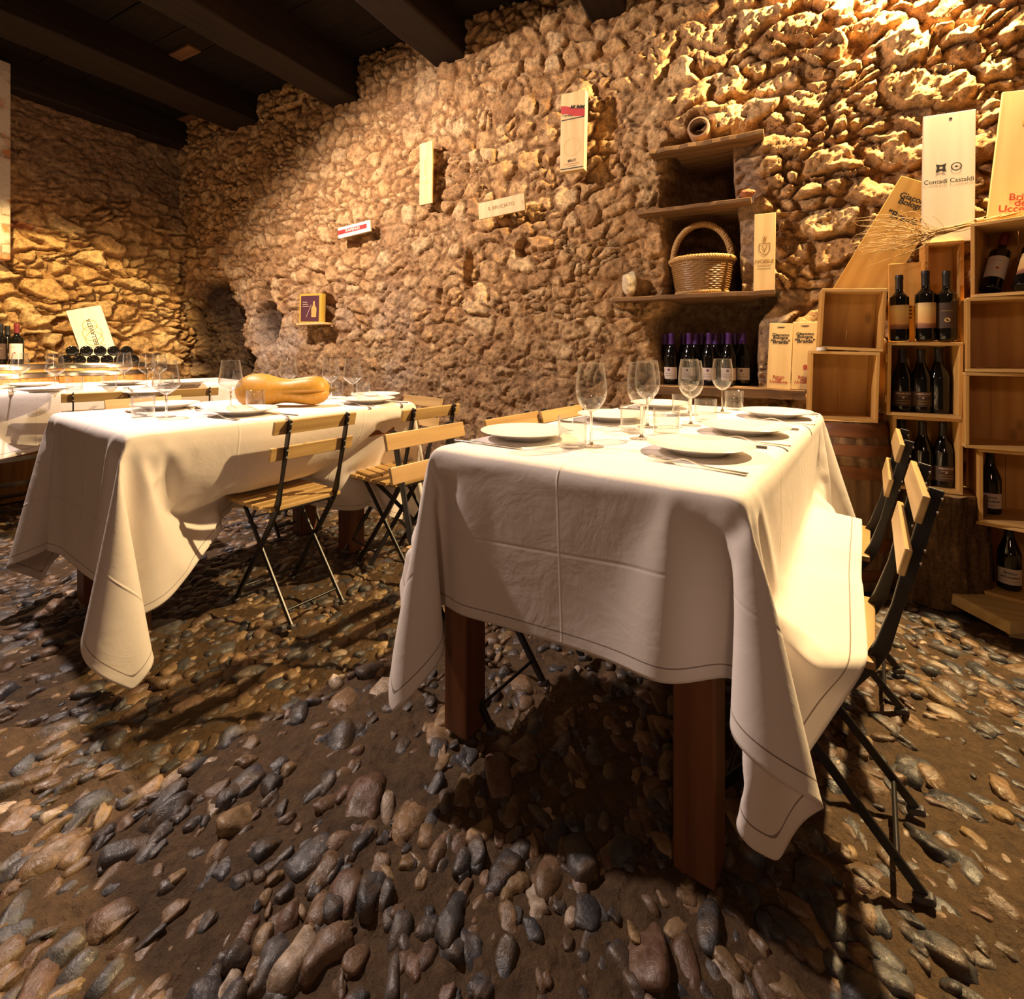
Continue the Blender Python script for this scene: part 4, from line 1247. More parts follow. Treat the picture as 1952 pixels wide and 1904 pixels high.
# ------------------------------------------------------------------ boards on and against the wall
M['pine'] = wood('pale_pine', (0.74, 0.54, 0.26), (0.62, 0.42, 0.18), 'z', 0.55, 20, False, 0.3)
M['pine_white'] = wood('white_pine', (0.84, 0.76, 0.62), (0.76, 0.66, 0.50), 'z', 0.55, 20, True, 0.3)
M['pine_gold'] = wood('golden_pine', (0.66, 0.40, 0.11), (0.50, 0.27, 0.06), 'z', 0.5, 18, True, 0.35)
M['red_print'] = plain('red_print', (0.45, 0.025, 0.02), 0.6)
M['white_board'] = plain('white_card', (0.74, 0.66, 0.55), 0.6)
M['purple_print'] = plain('aubergine_print', (0.085, 0.022, 0.035), 0.6)
M['yellow_box'] = plain('yellow_box', (0.55, 0.36, 0.05), 0.6)
def panel(name, label, bl, tl, br, y, th, mat, cat='board', lean=0.0, yaw=0.0, group=None, w_=None, h_=None, bz=None):
    """board given by three of its corners at depth y; origin at the middle of its lower edge, face towards -y"""
    B0, T0, B1 = at_y(*bl, y), at_y(*tl, y), at_y(*br, y)
    e = B1 - B0; u = T0 - B0
    roll = math.atan2(u.x, u.z) if abs(u.z) > abs(e.x) else math.atan2(-e.z, e.x)
    W = w_ or e.length; Hh = h_ or u.length
    mid = (B0 + B1) / 2
    if bz is not None: mid.z = bz
    r = thing(name, label, cat, mid, (0, 0, 0), group)
    r.rotation_mode = 'QUATERNION'
    r.rotation_quaternion = (Matrix.Rotation(yaw, 3, 'Z') @ Matrix.Rotation(roll, 3, 'Y') @ Matrix.Rotation(-lean, 3, 'X')).to_quaternion()
    MB().box(-W / 2, W / 2, 0, th, 0, Hh).build('panel', mat, r, bevel=0.002)
    return r, W, Hh
def bar(parent, x0, x1, z0, z1, mat, name='printed_band', y=-0.0008):
    return MB().box(x0, x1, y, 0.0002, z0, z1).build(name, mat, parent)

r, W, Hh = panel('wine_box_lid', 'narrow upright wooden box lid hung on the middle of the stone wall', (798, 391), (799, 274), (824, 387), 2.93, 0.014, M['pine'], yaw=R(-6))
for zz in (0.15, 0.165): bar(r, -W * 0.36, W * 0.36, zz, zz + 0.0025, M['gold_ink'])
bar(r, -W * 0.12, -W * 0.06, 0.21, 0.33, M['gold_ink']); bar(r, W * 0.02, W * 0.06, 0.21, 0.33, M['gold_ink'])

r, W, Hh = panel('champagne_box', 'tall wooden champagne box with a red diagonal ribbon on the wall', (1067, 329), (1070, 181), (1113, 321), 2.90, 0.05, M['pine'], 'box')
rb = MB(); n = 8
rb.add([(-W / 2 + W * k / n, -0.0012, Hh * (0.80 - 0.095 * k / n + 0.006 * math.sin(k)) + dz) for k in range(n + 1) for dz in (-0.024, 0.024)], [(2 * i, 2 * i + 2, 2 * i + 3, 2 * i + 1) for i in range(n)])
rb.build('red_ribbon', M['red_print'], r)
letters('MUMM', 0.030, M['ink'], r, (0.03, -0.0016, Hh * 0.795), (0, R(10), 0), bold=0.0008)
letters('Cordon', 0.022, M['ink'], r, (-0.035, -0.0012, Hh * 0.715), (0, R(10), 0))
letters('BRUT', 0.022, M['ink'], r, (0, -0.0012, Hh * 0.125), bold=0.0005)
bar(r, -W / 2 + .004, W / 2 - .004, Hh * 0.655, Hh * 0.667, M['ink']); bar(r, -W / 2 + .004, W / 2 - .004, Hh * 0.025, Hh * 0.037, M['ink'])
bar(r, -W * 0.3, W * 0.3, Hh * 0.085, Hh * 0.090, M['red_ink']); bar(r, -W * 0.2, W * 0.2, Hh * 0.058, Hh * 0.061, M['ink'])
ri = MB(); n = 40
ri.add([(rr * math.cos(2 * PI * k / n), -0.0006, Hh * 0.30 + rr * math.sin(2 * PI * k / n)) for k in range(n) for rr in (0.052, 0.0545)], [(2 * i, 2 * ((i + 1) % n), 2 * ((i + 1) % n) + 1, 2 * i + 1) for i in range(n)])
ri.build('stamped_ring', M['gold_ink'], r)

r, W, Hh = panel('wine_box_lid', 'small white tilted sign with a red stripe, lowest left on the wall', (645, 455), (641, 436), (706, 440), 2.93, 0.02, M['white_board'], 'sign', yaw=0)
bar(r, -W / 2 + .001, W * 0.40, Hh * 0.34, Hh * 0.74, M['red_print'])
letters('TAPENZI', Hh * 0.34, M['white_board'], r, (-W * 0.04, -0.0014, Hh * 0.54), bold=0.0006, sx=1.35)

r, W, Hh = panel('wine_box_lid', 'tilted wooden box lid stamped with a name, right of the narrow lid', (913, 419), (911, 388), (1001, 400), 2.92, 0.014, M['pine'], 'board')
letters('IL BRUCIATO', 0.034, M['brown_ink'], r, (0.0, -0.0009, Hh * 0.52), bold=0.0004)
MB().box(W * 0.44, W * 0.47, -0.0008, 0.0002, Hh * 0.35, Hh * 0.6).build('wood_knot', M['gold_ink'], r)

r, W, Hh = panel('picture_box', 'small yellow box with a dark purple printed front on a wall ledge', (570, 613), (571, 558), (611, 613), 2.93, 0.05, M['yellow_box'], 'box')
bar(r, -W * 0.42, W * 0.42, Hh * 0.05, Hh * 0.93, M['purple_print'], 'printed_front')
bo = MB().prism([(0.02, Hh * .2), (0.075, Hh * .2), (0.08, Hh * .5), (0.06, Hh * .6), (0.058, Hh * .74), (0.04, Hh * .74), (0.036, Hh * .6), (0.018, Hh * .5)], -0.0014, -0.0008); bo.build('printed_bottle', M['gold_ink'], r)
MB().prism([(-0.045, Hh * .2), (-0.040, Hh * .2), (0.02, Hh * .62), (0.015, Hh * .63)], -0.0014, -0.0008).build('printed_stick', M['pale_ink'], r)
for k in range(3): bar(r, -W * 0.34, -W * 0.12 + .01 * k, Hh * (0.70 - 0.07 * k), Hh * (0.725 - 0.07 * k), M['pale_ink'], 'printed_line', -0.0014)
q0, q1 = at_y(566, 616, 2.90), at_y(618, 616, 2.90)
tag(MB().box(q0.x, q1.x, 2.89, 3.02, q0.z - 0.016, q0.z).build('wall_ledge', M['pine'], bevel=0.002), 'short pale wooden ledge under the purple picture box', 'shelf')
r.location.z = q0.z + 0.0005

r, W, Hh = panel('wine_box_lid', 'upright wooden box lid with a crest on the basket shelf, by the bright wall', (1436, 552), (1438, 405), (1477, 551), 2.93, 0.014, M['pine'], 'board', lean=R(2), bz=S3 + 0.0005)
letters('NOBILE', 0.026, M['brown_ink'], r, (0, -0.0009, Hh * 0.375), bold=0.0006)
bar(r, -W * 0.32, W * 0.32, Hh * 0.325, Hh * 0.33, M['gold_ink']); bar(r, -W * 0.32, W * 0.32, Hh * 0.29, Hh * 0.294, M['gold_ink'])
sh = MB(); pts = [(-.026, .03), (.026, .03), (.026, -.01), (.014, -.028), (0, -.036), (-.014, -.028), (-.026, -.01)]
sh.add([(x * k, -0.0008, Hh * 0.54 + z * k) for k in (1.0, 0.86) for x, z in pts], [(i, (i + 1) % 7, 7 + (i + 1) % 7, 7 + i) for i in range(7)])
sh.add([(x, -0.0008, Hh * 0.54 + z) for x, z in ((-.014, .016), (0, -.02), (.014, .016), (.009, .016), (0, -.008), (-.009, .016))], [(0, 1, 4, 5), (1, 2, 3, 4)])
sh.add([(x, -0.0008, Hh * 0.54 + z) for x, z in ((-.004, .034), (.004, .034), (.010, .07), (.002, .055), (-.006, .075), (-.003, .05), (-.012, .06))], [(0, 1, 2, 3, 4, 5, 6)])
sh.build('stamped_crest', M['brown_ink'], r)

M['stack_pine'] = M['pine']
for k, (bl, tl, br, lb) in enumerate((
        ((1461, 736), (1467, 611), (1506, 736), 'pale wooden box lid on the lowest plank, left one of a pair'),
        ((1508, 737), (1512, 608), (1556, 737), 'pale wooden box lid on the lowest plank, half behind the open crate'))):
    r, W, Hh = panel('wine_box_lid', lb, bl, tl, br, 2.90 + 0.004 * k, 0.014, M['pine'], 'board', lean=R(5), bz=S4 + 0.001, group='lids on the lowest plank')
    letters('Giacomo\nBologna', 0.021, M['ink'], r, (0, -0.0009, Hh * 0.80), bold=0.0007, line=0.72)
    letters('"Braida"', 0.027, M['ink'], r, (0, -0.0009, Hh * 0.715), bold=0.0009)
    letters('Bricco\ndell\'\nUccellone', 0.020, M['red_ink'], r, (0, -0.0009, Hh * 0.145), bold=0.0005, line=0.62)
    MB().prism([(0.018 * math.cos(a * PI / 8), Hh - 0.018 - 0.006 * math.sin(a * PI / 8)) for a in range(9)], -0.0008, 0.0002).build('finger_notch', M['ink'], r)
    if k:
        MB().prism([(0.005 + 0.010 * math.cos(a * PI / 6), Hh * 0.33 + 0.014 * math.sin(a * PI / 6)) for a in range(12)], -0.0006, 0.0002).build('wood_knot', M['red_ink'], r)

# ------------------------------------------------------------------ the stacks of wine crates at the right
M['crate'] = wood('crate_pine', (0.62, 0.35, 0.10), (0.44, 0.21, 0.05), 'z', 0.55, 18, True, 0.3)
M['crate_x'] = wood('crate_pine_rails', (0.68, 0.42, 0.15), (0.50, 0.27, 0.075), 'x', 0.55, 18, False, 0.3)
M['wire'] = plain('bent_wire', (0.6, 0.55, 0.45), 0.3, 1.0)
def crate(label, pxl, pxr, pyt, pyb, yf, depth, yaw=0.0, roll=0.0, bz=None, h=None, w=None, th=0.013, name='wine_crate', group='open wooden wine crates', clasp=False):
    """open fronted crate; the lower left corner of its front is at pixel pxl, pyb and depth yf"""
    bl, tr = at_y(pxl, pyb, yf), at_y(pxr, pyt, yf)
    tl = at_y(pxl, pyt, yf)
    W = w or (tr.x - bl.x); Hh = h or (tl.z - bl.z)
    if bz is not None: bl.z = bz
    r = thing(name, label, 'crate', bl, (0, roll, yaw), group)
    MB().box(0, W, 0, depth, 0, th).build('bottom_board', M['crate_x'], r, bevel=0.0015)
    MB().box(0, W, 0, depth, Hh - th, Hh).build('top_board', M['crate_x'], r, bevel=0.0015)
    MB().box(0, th, 0, depth, th + .0004, Hh - th - .0004).build('side_board', M['crate'], r, bevel=0.0015)
    MB().box(W - th, W, 0, depth, th + .0004, Hh - th - .0004).build('side_board', M['crate'], r, bevel=0.0015)
    bb = MB(); n = max(1, round(W / 0.11)); ww = (W - 2 * th) / n
    for k in range(n): bb.box(th + k * ww + .0006, th + (k + 1) * ww - .0006, depth - 0.008, depth - 0.0005, th + .0004, Hh - th - .0004)
    bb.build('back_board', M['crate'], r)
    if clasp:
        MB().tube([(W + .001, .012, Hh * .42), (W + .012, .008, Hh * .42), (W + .016, .006, Hh * .40), (W + .014, .006, Hh * .33), (W + .002, .010, Hh * .32)], 0.0014, 6).build('clasp', M['wire'], r, smooth=60)
        for zz in (0.22, 0.78): MB().box(-0.006, 0.0, 0.004, 0.03, Hh * zz - .018, Hh * zz + .018).build('hinge_block', M['crate'], r, bevel=0.002)
    return r, W, Hh, bl

# small old barrel that carries the two left crates
M['stave'] = wood('old_oak_staves', (0.27, 0.16, 0.075), (0.085, 0.045, 0.022), 'z', 0.7, 30, False, 0.25)
M['hoop_wood'] = wood('brown_hoop', (0.22, 0.085, 0.028), (0.14, 0.05, 0.018), 'x', 0.5, 14, False, 0.3)
def barrel(r, Rm, Re, Hh, staves, stave_m, hoop_m, hoops, nst=24, hoop_names='hoop'):
    m = MB(); nz = 24; seg = nst * 6; vs = []
    def rad(z): return Re + (Rm - Re) * (1 - (2 * z / Hh - 1) ** 2)
    for i in range(nz + 1):
        z = Hh * i / nz
        for k in range(seg):
            gap = 0.004 if k % 6 == 0 else 0.0
            rr = rad(z) - gap
            vs.append((rr * math.cos(2 * PI * k / seg), rr * math.sin(2 * PI * k / seg), z))
    fs = [(i * seg + k, i * seg + (k + 1) % seg, (i + 1) * seg + (k + 1) % seg, (i + 1) * seg + k) for i in range(nz) for k in range(seg)]
    m.add(vs, fs); m.build('staves', stave_m, r, smooth=40)
    hd = MB().lathe([(0, Hh - 0.022), (rad(Hh) - 0.012, Hh - 0.022), (rad(Hh) - 0.012, Hh), (rad(Hh) - .004, Hh)], 48)
    hd.lathe([(0, 0.02), (rad(0) - .012, 0.02), (rad(0) - .012, 0), (rad(0) - .004, 0)], 48)
    hd.build('barrel_head', stave_m, r, smooth=40)
    for z0, z1 in hoops:
        p = [(rad(z0) - .002, z0), (rad(z0) + .004, z0 + .002), (rad((z0 + z1) / 2) + .0045, (z0 + z1) / 2), (rad(z1) + .004, z1 - .002), (rad(z1) - .002, z1)]
        MB().lathe(p, 72).build(hoop_names, hoop_m, r, smooth=60)
q = at_y(1606, 800, 2.80)
OLDB = 0.725
ob = thing('old_barrel', 'small old barrel with flat brown hoops under the left crates', 'barrel', (q.x, 2.765, 0))
barrel(ob, 0.200, 0.155, OLDB, None, M['stave'], M['hoop_wood'], [(0.045, 0.10), (0.18, 0.235), (0.49, 0.545), (0.585, 0.635), (0.665, 0.722)], 18)

rA2, WA2, HA2, bA2 = crate('open wine crate with knotty back standing directly on the old barrel', 1541, 1674, 665, 793, 2.62, 0.22, roll=R(1.5), bz=OLDB + 0.012)
zA = bA2.z + HA2
rA1, WA1, HA1, bA1 = crate('open wine crate with glowing orange inside, tilted on top of another over the barrel', 1560, 1684, 541, 656, 2.62, 0.17, roll=R(3.0), bz=zA + 0.008)
tl_ = at_y(1557, 660, 2.64)
tcn = thing('tealight', 'white tealight candle squeezed between the two crates over the barrel', 'candle', (bA1.x + 0.012, 2.625, zA + 0.0005))
MB().lathe([(0, 0), (0.019, 0), (0.019, 0.015), (0.0175, 0.015), (0.0175, 0.011), (0, 0.011)], 28).build('cup', M['china'], tcn, smooth=40)
MB().tube([(0, 0, 0.011), (0.001, 0, 0.018)], 0.0008, 6).build('wick', M['ink'], tcn)

# long lid leaning to the right from the tilted crate
lv0, lv1 = at_y(1640, 541, 2.86), at_y(1757, 352, 2.86)
d_ = lv1 - lv0; ang = math.atan2(d_.x, d_.z)
r = thing('wine_box_lid', 'long golden box lid leaning steeply to the right above the left crates', 'board', (lv0.x - 0.03, 2.885, zA + HA1 - 0.04))
r.rotation_euler = (0, ang, 0)
LW, LH = 0.205, 0.60
MB().box(-LW / 2, LW / 2, 0, 0.014, 0, LH).build('panel', M['pine_gold'], r, bevel=0.002)
letters('Giacomo\nBologna', 0.036, M['ink'], r, (0.0, -0.0009, LH * 0.845), bold=0.001, line=0.72)
letters('"Braida"', 0.044, M['ink'], r, (0.0, -0.0009, LH * 0.715), bold=0.0013)

# stump with two crates of dark bottles
t = NT('bark')
v = t.coords('Object', (1, 1, 0.22), False)
n1 = t.noise(v, 22, 6, 0.65, 0.8); n2 = t.noise(t.coords('Object', (1, 1, 1), False), 70, 5)
c = t.mix(1.0, t.ramp(n1, [(0.32, (0.055, 0.030, 0.015)), (0.55, (0.16, 0.095, 0.045)), (0.72, (0.26, 0.17, 0.085))]), t.ramp(n2, [(0.3, (0.6, 0.6, 0.6)), (0.7, (1.2, 1.2, 1.2))]), 'MULTIPLY')
M['bark'] = t.out(c, 0.95, t.bump(n2, 0.7, 0.006, t.bump(n1, 1.0, 0.02)), Specular_IOR_Level=0.15)
M['cut_wood'] = wood('sawn_wood', (0.60, 0.40, 0.17), (0.42, 0.25, 0.09), 'z', 0.8, 30, False)
STZ = 0.452
q = at_y(1776, 925, 2.80)
stp = thing('tree_stump', 'thick tree stump with rough bark carrying the crates of dark bottles', 'stump', (q.x + 0.01, 2.755, 0))
m = MB(); nz, ns = 40, 140; vs = []
for i in range(nz + 1):
    z = STZ * i / nz
    for k in range(ns):
        a = 2 * PI * k / ns
        g = fbm(np.array([a * 5.0 + 40 + 0.6 * math.sin(5 * z)]), np.array([z * 4.0]), 4, 700)[0]
        rr = 0.158 + 0.018 * (1 - z / STZ) ** 2 + 0.05 * (g - 0.5) + 0.012 * math.sin(3 * a + 1)
        if i == nz: rr -= 0.008
        vs.append((rr * math.cos(a), rr * math.sin(a), z))
fs = [(i * ns + k, i * ns + (k + 1) % ns, (i + 1) * ns + (k + 1) % ns, (i + 1) * ns + k) for i in range(nz) for k in range(ns)]
m.add(vs, fs).build('bark', M['bark'], stp, smooth=180)
m = MB(); topv = [vs[nz * ns + k] for k in range(ns)]
m.add([(x * .985, y * .985, STZ - 0.003) for x, y, z in topv] + [(0, 0, STZ + .001)], [(k, (k + 1) % ns, ns) for k in range(ns)]).build('cut_top', M['cut_wood'], stp, smooth=40)

rB3, WB3, HB3, bB3 = crate('open wine crate on the tree stump, three dark bottles standing inside', 1702, 1836, 788, 926, 2.65, 0.20, bz=STZ + 0.002)
zB3 = bB3.z + HB3
rB2, WB2, HB2, bB2 = crate('open wine crate with a wire clasp, second above the tree stump, holding three bottles', 1690, 1834, 640, 779, 2.64, 0.20, roll=R(1.0), bz=zB3 + 0.003, clasp=True)
zB2 = bB2.z + HB2
AM = 'dark bottles in the stump crates'
for k, fx_ in enumerate((0.20, 0.50, 0.80)):
    nm = ('left', 'middle', 'right')[k]
    bottle(b_amarone, (bB3.x + WB3 * fx_, 2.65 + 0.075 + 0.02 * (k == 0), bB3.z + 0.0135), R(-6 + 5 * k), 'dark bottle in the crate standing on the stump, %s one' % nm, AM, min(1.0, (HB3 - 0.035) / 0.30))
for k, fx_ in enumerate((0.27, 0.53)):
    bottle(b_amarone, (bB2.x + WB2 * fx_, 2.64 + 0.075, bB2.z + 0.0135 - 0.004), R(-4 + 4 * k), 'dark bottle in the clasped crate above the stump, %s one' % ('left', 'middle')[k], AM, min(1.0, (HB2 - 0.035) / 0.30))
bottle(b_dark, (bB2.x + WB2 * 0.78, 2.64 + 0.085, bB2.z + 0.0135 - 0.004), 0, 'unlabelled dark bottle at the right in the clasped crate above the stump', AM, min(1.0, (HB2 - 0.03) / 0.30))

# upright crate, board and three bottles on the clasped crate
rB1, WB1, HB1, bB1 = crate('tall narrow wine crate standing upright behind three bottles', 1763, 1838, 448, 636, 2.76, 0.10, bz=zB2 + 0.003)
q0, q1 = at_y(1694, 636, 2.83), at_y(1761, 500, 2.83)
r = thing('wine_box_lid', 'brown box lid behind the left bottle, under the long leaning lid', 'board', ((q0.x + q1.x) / 2 - 0.003, 2.83, zB2 + 0.003))
WQ = q1.x - q0.x - 0.006
MB().box(-WQ / 2, WQ / 2, 0, 0.014, 0, q1.z - zB2).build('panel', M['pine_gold'], r, bevel=0.002)
for k in range(4): bar(r, WQ * 0.06, WQ * 0.20, 0.105 + 0.016 * k, 0.111 + 0.016 * k, M['ink'])
for px, o_, lb, sc in ((1714, b_sunset, 'bottle with a sunset label on the clasped crate, the left of three', 0.93), (1764, b_sunset, 'bottle with a sunset label in front of the tall narrow crate', 0.97), (1804, b_black, 'black bottle with a dark label at the right of three on the clasped crate', 0.95)):
    q = at_y(px, 632, 2.69)
    bottle(o_, (q.x, 2.69, zB2 + 0.0035), R(-8), lb, 'bottles standing on the clasped crate', sc)

# right column
PLT = 0.072
M['plat'] = wood('pale_platform', (0.66, 0.48, 0.22), (0.50, 0.33, 0.13), 'x', 0.6, 16, False)
c0, c1, c2 = at_z(1792, 1119, PLT), at_z(1925, 1186, PLT), at_z(1968, 1184, PLT)
pts = [(c0.x, c0.y), (c1.x, c1.y), (c2.x, c2.y), (c2.x + 0.75, c2.y - 0.02), (c2.x + 0.75, 2.90), (c0.x + 0.0, 2.90)]
n = len(pts)
o = MB().add([(x, y, PLT - 0.045) for x, y in pts] + [(x, y, PLT) for x, y in pts], [tuple(reversed(range(n))), tuple(n + k for k in range(n))] + [(k, (k + 1) % n, n + (k + 1) % n, n + k) for k in range(n)])
plat = thing('wooden_platform', 'low pale wooden platform with a cut corner under the right crates', 'platform')
o.build('deck', M['plat'], plat, bevel=0.003)
for (xx, yy) in ((c0.x + 0.12, 2.8), (c1.x + 0.05, c1.y + 0.10), (c2.x + 0.6, c2.y + 0.1), (c2.x + 0.6, 2.8)):
    MB().box(xx - .03, xx + .03, yy - .03, yy + .03, -0.01, PLT - 0.0455).build('foot', M['plat'], plat)
CY = 2.60
rC5, WC5, HC5, bC5 = crate('open wine crate on the low platform, a single bottle inside, lowest of the right stack', 1838, 1960, 985, 1122, 2.66, 0.26, yaw=R(-20), w=0.36, bz=PLT + 0.001, h=0.285)
z5 = bC5.z + HC5
rC4, WC4, HC4, bC4 = crate('open wine crate second from the bottom of the right stack, bottle behind its left board', 1866, 1960, 846, 975, 2.62, 0.26, yaw=R(-6), w=0.36, bz=z5 + 0.002, h=0.292)
z4 = bC4.z + HC4
rC3, WC3, HC3, bC3 = crate('empty wine crate in the middle of the right stack', 1840, 1960, 704, 840, 2.60, 0.22, yaw=R(-3), w=0.36, bz=z4 + 0.002, h=0.30)
z3 = bC3.z + HC3
rC2, WC2, HC2, bC2 = crate('empty wine crate with a paper note inside, second from the top of the right stack', 1842, 1960, 567, 700, 2.60, 0.22, yaw=R(-8), w=0.36, bz=z3 + 0.002, h=0.292)
z2 = bC2.z + HC2
rC1, WC1, HC1, bC1 = crate('topmost wine crate of the right stack with bottles lying aslant inside', 1850, 1960, 432, 565, 2.62, 0.26, yaw=R(-24), w=0.40, bz=z2 + 0.002, h=0.295)
z1 = bC1.z + HC1
def inside(c, x, y, z):
    return c.matrix_basis @ Vector((x, y, z))
for c in (rC5, rC4, rC1, rC2): c.rotation_mode = 'XYZ'
bottle(b_bricco, inside(rC5, 0.125, 0.10, 0.0135), R(-12), 'bottle with a cream label standing in the lowest right crate', 'bottles with cream labels in the right stack', 0.90)
bottle(b_bricco, inside(rC4, 0.055, 0.13, 0.0135), R(-14), 'bottle half hidden behind the left board of the second lowest right crate', 'bottles with cream labels in the right stack', 0.88)
MB().box(0.235, 0.33, 0.200, 0.2013, 0.11, 0.225).build('paper_note', M['white_board'], rC2)
for k, (xo, o_, lb) in enumerate(((0.055, b_cream, 'bottle lying aslant at the left in the topmost right crate'), (0.150, b_gold, 'bottle with a golden label lying aslant in the middle of the topmost right crate'), (0.245, b_cream, 'bottle lying aslant at the photo edge in the topmost right crate'))):
    p = inside(rC1, xo - 0.01, 0.075, 0.0275)
    r = bottle(o_, p, (R(-26), R(14), R(-10)), lb, 'bottles lying in the topmost right crate', 0.90)

# boards standing on the stacks
r, W, Hh = panel('wine_box_lid', 'tall white box lid with two black signs standing on the tall narrow crate', (1757, 444), (1765, 195), (1858, 444), 2.80, 0.014, M['pine_white'], 'board', lean=R(4), bz=zB2 + HB1 + 0.006)
letters('Contadi Castaldi', 0.0275, M['ink'], r, (0, -0.0009, Hh * 0.47), bold=0.0002, sx=0.92)
def ring(parent, cx, cz, r0, r1, mat, n=32, name='stamped_ring', y=-0.0009, sx=1.0):
    return MB().add([(cx + sx * rr * math.cos(2 * PI * k / n), y, cz + rr * math.sin(2 * PI * k / n)) for k in range(n) for rr in (r0, r1)], [(2 * i, 2 * ((i + 1) % n), 2 * ((i + 1) % n) + 1, 2 * i + 1) for i in range(n)]).build(name, mat, parent)
ring(r, 0.026, Hh * 0.575, 0.0145, 0.0185, M['ink']); ring(r, 0.026, Hh * 0.575, 0.0001, 0.0045, M['ink'], name='stamped_dot')
sq_ = MB(); outer = []; inner = []
for k in range(4):
    a = R(45 + 90 * k); outer.append((0.0265 * math.cos(a), 0.0265 * math.sin(a))); a2 = R(90 + 90 * k); outer.append((0.0135 * math.cos(a2), 0.0135 * math.sin(a2)))
inner = [(0.0065 * math.cos(R(45 + 45 * k)), 0.0065 * math.sin(R(45 + 45 * k))) for k in range(8)]
sq_.add([(-0.026 + x, -0.0009, Hh * 0.575 + z) for x, z in outer + inner], [(i, (i + 1) % 8, 8 + (i + 1) % 8, 8 + i) for i in range(8)]).build('stamped_star', M['ink'], r)
MB().prism([(0.005 + 0.006 * math.cos(a * PI / 6), Hh * 0.955 + 0.005 * math.sin(a * PI / 6)) for a in range(12)], -0.0006, 0.0002).build('nail_hole', M['ink'], r)

B0 = at_y(1884, 410, 2.80); T0 = at_y(1918, 182, 2.80)
r = thing('wine_box_lid', 'yellow box lid tilted to the right on the topmost right crate', 'board', (B0.x + 0.105, 2.815, z1 + 0.024))
r.rotation_euler = (R(-4), math.atan2(T0.x - B0.x, T0.z - B0.z), 0)
LW, LH = 0.215, 0.56
MB().box(-LW / 2, LW / 2, 0, 0.014, 0, LH).build('panel', M['pine'], r, bevel=0.002)
letters('Giacomo\nBologna', 0.032, M['gold_ink'], r, (0.03, -0.0009, LH * 0.85), bold=0.001, line=0.72)
letters('"Braida"', 0.040, M['gold_ink'], r, (0.03, -0.0009, LH * 0.73), bold=0.0012)
letters('Bricco\ndell\'\nUccellone', 0.040, M['red_ink'], r, (0.005, -0.0009, LH * 0.145), bold=0.0008, line=0.62)

# dry twigs over the tops of the crates
M['twig'] = plain('dry_twigs', (0.38, 0.24, 0.09), 0.6, 0, 0.4, 0.4, 30)
rt = random.Random(21)
tw = thing('twig_bundle', 'tied bundle of dry twigs lying across the tops of the crates', 'twigs')
e0, e1 = at_y(1952, 404, 2.72), at_y(1768, 447, 2.70)
e0.z = max(e0.z, z1 + 0.02); e1.z = max(e1.z, zB2 + HB1 + 0.02)
m = MB()
for k in range(64):
    s0 = e0.lerp(e1, rt.uniform(0, 0.35)) + Vector((rt.gauss(0, .006), rt.gauss(0, .008), rt.gauss(0, .005)))
    s1 = e0.lerp(e1, rt.uniform(0.8, 1.0)) + Vector((rt.gauss(0, .01), rt.gauss(0, .012), rt.gauss(0, .006)))
    fan = rt.uniform(-1, 1)
    tip = s1 + Vector((-rt.uniform(0.08, 0.30), rt.uniform(-.07, .05), 0.10 * fan + rt.gauss(0.0, .02)))
    mid = s1.lerp(tip, 0.5) + Vector((0, 0, 0.02 * fan + rt.gauss(0, .015)))
    end = tip + Vector((-rt.uniform(0, .05), 0, rt.gauss(-.02, .025)))
    P_ = [s0, s0.lerp(s1, .5), s1, mid, tip, end]
    path = smooth_prof([tuple(p) for p in P_], 4)
    n_ = len(path)
    m.tube(path, [0.0017 * (1 - 0.75 * i / n_) for i in range(n_)], 5)
m.build('twigs', M['twig'], tw, smooth=180)
tie = e0.lerp(e1, 0.42)
dirv = (e1 - e0).normalized()
tm = MB()
for k in range(5):
    c_ = tie + dirv * (0.005 * k)
    u = dirv.cross(Vector((0, 1, 0))).normalized(); v_ = dirv.cross(u)
    tm.tube([c_ + u * (0.017 * math.cos(2 * PI * j / 16)) + v_ * (0.020 * math.sin(2 * PI * j / 16)) for j in range(17)], 0.0026, 6, False)
tm.build('binding', M['braid'], tw, smooth=180)

# ------------------------------------------------------------------ the barrels by the left wall
M['oak'] = wood('pale_oak_staves', (0.56, 0.30, 0.09), (0.40, 0.19, 0.05), 'z', 0.5, 16, False, 0.3)
M['zinc'] = plain('zinc_hoops', (0.62, 0.58, 0.53), 0.3, 1.0)
q = at_d(191, 690, 4.17)
BH = 0.945
HOOPS = [(0.03, 0.065), (0.11, 0.145), (0.28, 0.315), (0.63, 0.665), (0.845, 0.885), (0.905, BH)]
br = thing('wine_barrel', 'oak wine barrel with zinc hoops, bottles heaped on its top', 'barrel', (q.x, q.y, 0), 0, 'oak barrels by the left wall')
barrel(br, 0.345, 0.30, BH, None, M['oak'], M['zinc'], HOOPS, 26)
q2 = at_d(-4, 692, 3.6)
br2 = dup(br); br2.location = (q2.x, q2.y, 0); br2.rotation_euler = (0, 0, 0.9)
br2['label'] = 'oak wine barrel at the left edge of the photo, with upright bottles'
dcam = Vector((q.x, q.y, 0)).normalized(); sid = Vector((-dcam.y, dcam.x, 0))
az_ = math.atan2(-dcam.y, -dcam.x)
b_lie = make_bottle('burgundy', 'black_cap', None)
top = BH - 0.0215
HEAP = 'bottles heaped on the barrel'
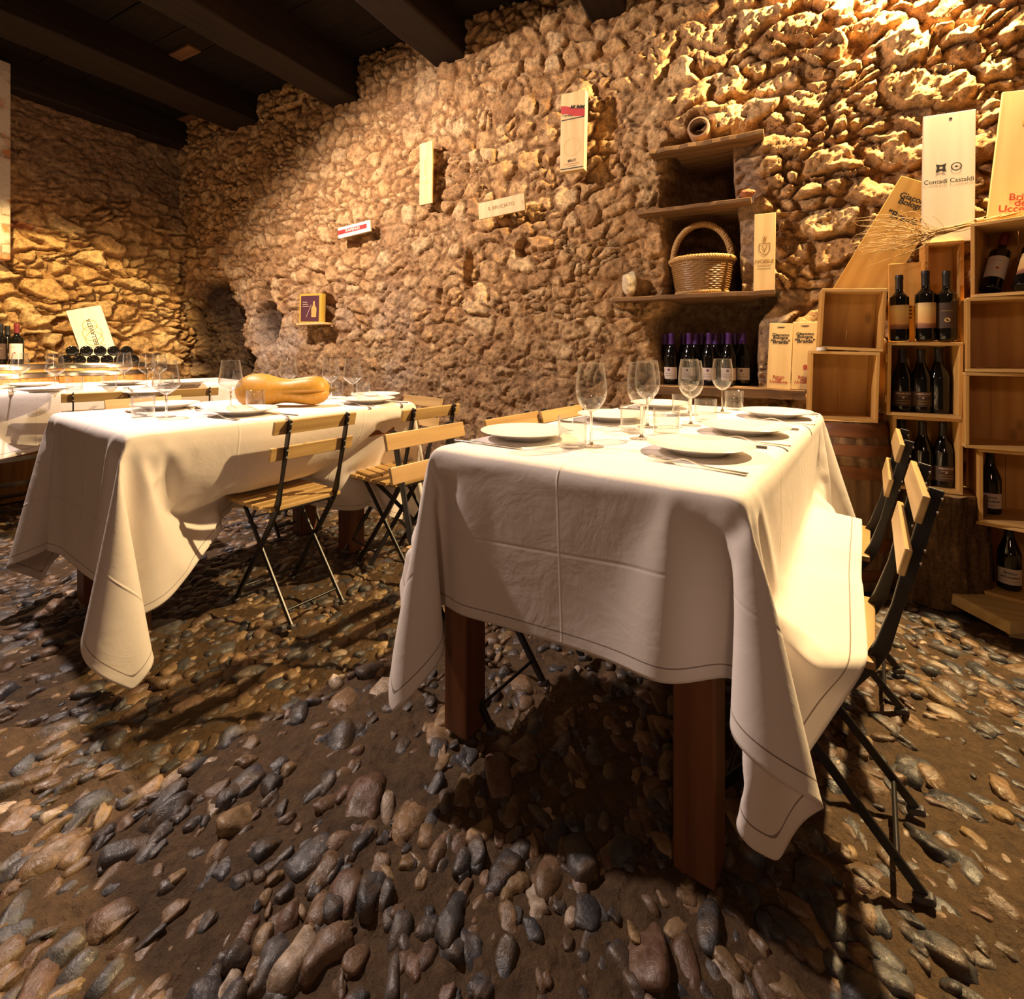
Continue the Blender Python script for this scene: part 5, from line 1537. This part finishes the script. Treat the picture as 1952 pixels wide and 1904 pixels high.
for row, (n_, zz, dd) in enumerate(((6, 0.0415, -0.245), (5, 0.1125, -0.215))):
    for k in range(n_):
        off = (k - (n_ - 1) / 2) * 0.0845
        p = Vector((q.x, q.y, top + zz)) + sid * -off + dcam * (dd + abs(off) * 0.25)
        r = bottle(b_lie, p, (0, 0, 0), 'dark bottle heaped on the barrel, %s from the left in the %s row' % (('first', 'second', 'third', 'fourth', 'fifth', 'sixth')[k], ('lower', 'upper')[row]), HEAP)
        r.rotation_mode = 'QUATERNION'
        r.rotation_quaternion = Vector((0, 0, 1)).rotation_difference(dcam)
for k, (px, dd, o_, lb) in enumerate(((32, 3.55, b_cream, 'red capped bottle with a cream label on the left edge barrel'), (14, 3.66, b_amarone, 'dark bottle on the left edge barrel, behind another'), (1, 3.53, b_black, 'dark bottle on the left edge barrel, cut by the photo edge'))):
    p = at_d(px, 660, dd)
    bottle(o_, (p.x, p.y, BH - 0.0215), R(55), lb, 'upright bottles on the left edge barrel', 1.0)
# leaning board with gold rings
p0 = Vector((q.x, q.y, 0)) + dcam * 0.21 + sid * -0.02
r = thing('wine_box_lid', 'pale box lid with golden rings leaning behind the bottles on the barrel', 'board', (p0.x, p0.y, BH - 0.02))
LW, LH = 0.235, 0.50
r.rotation_euler = (0, 0, 0)
ez = Vector((-dcam.x * -0.12, -dcam.y * -0.12, 1)).normalized() + sid * 0.27
ez.normalize(); ey = (dcam - ez * dcam.dot(ez)).normalized(); ex = ey.cross(ez)
r.rotation_mode = 'QUATERNION'
r.rotation_quaternion = Matrix((ex, ey, ez)).transposed().to_quaternion()
MB().box(-LW / 2, LW / 2, 0, 0.014, 0, LH).build('panel', M['pine_white'], r, bevel=0.002)
for (zz, rr) in ((0.345, 0.050), (0.275, 0.068), (0.225, 0.062)): ring(r, 0, zz, rr - .006, rr, M['gold_ink'], 48)
letters('BELLAVISTA', 0.044, M['ink'], r, (0.004, -0.0012, 0.285), (0, R(-90), 0), bold=0.0005)
bar(r, -0.04, 0.06, 0.155, 0.158, M['ink'])

# nothing of the prototypes is left unused
for o in (b_purple, b_amarone, b_dark, b_sunset, b_black, b_bricco, b_cream, b_gold, b_lie, gr, ga, tu, pl, fk, kn):
    assert o.name in used, o.name
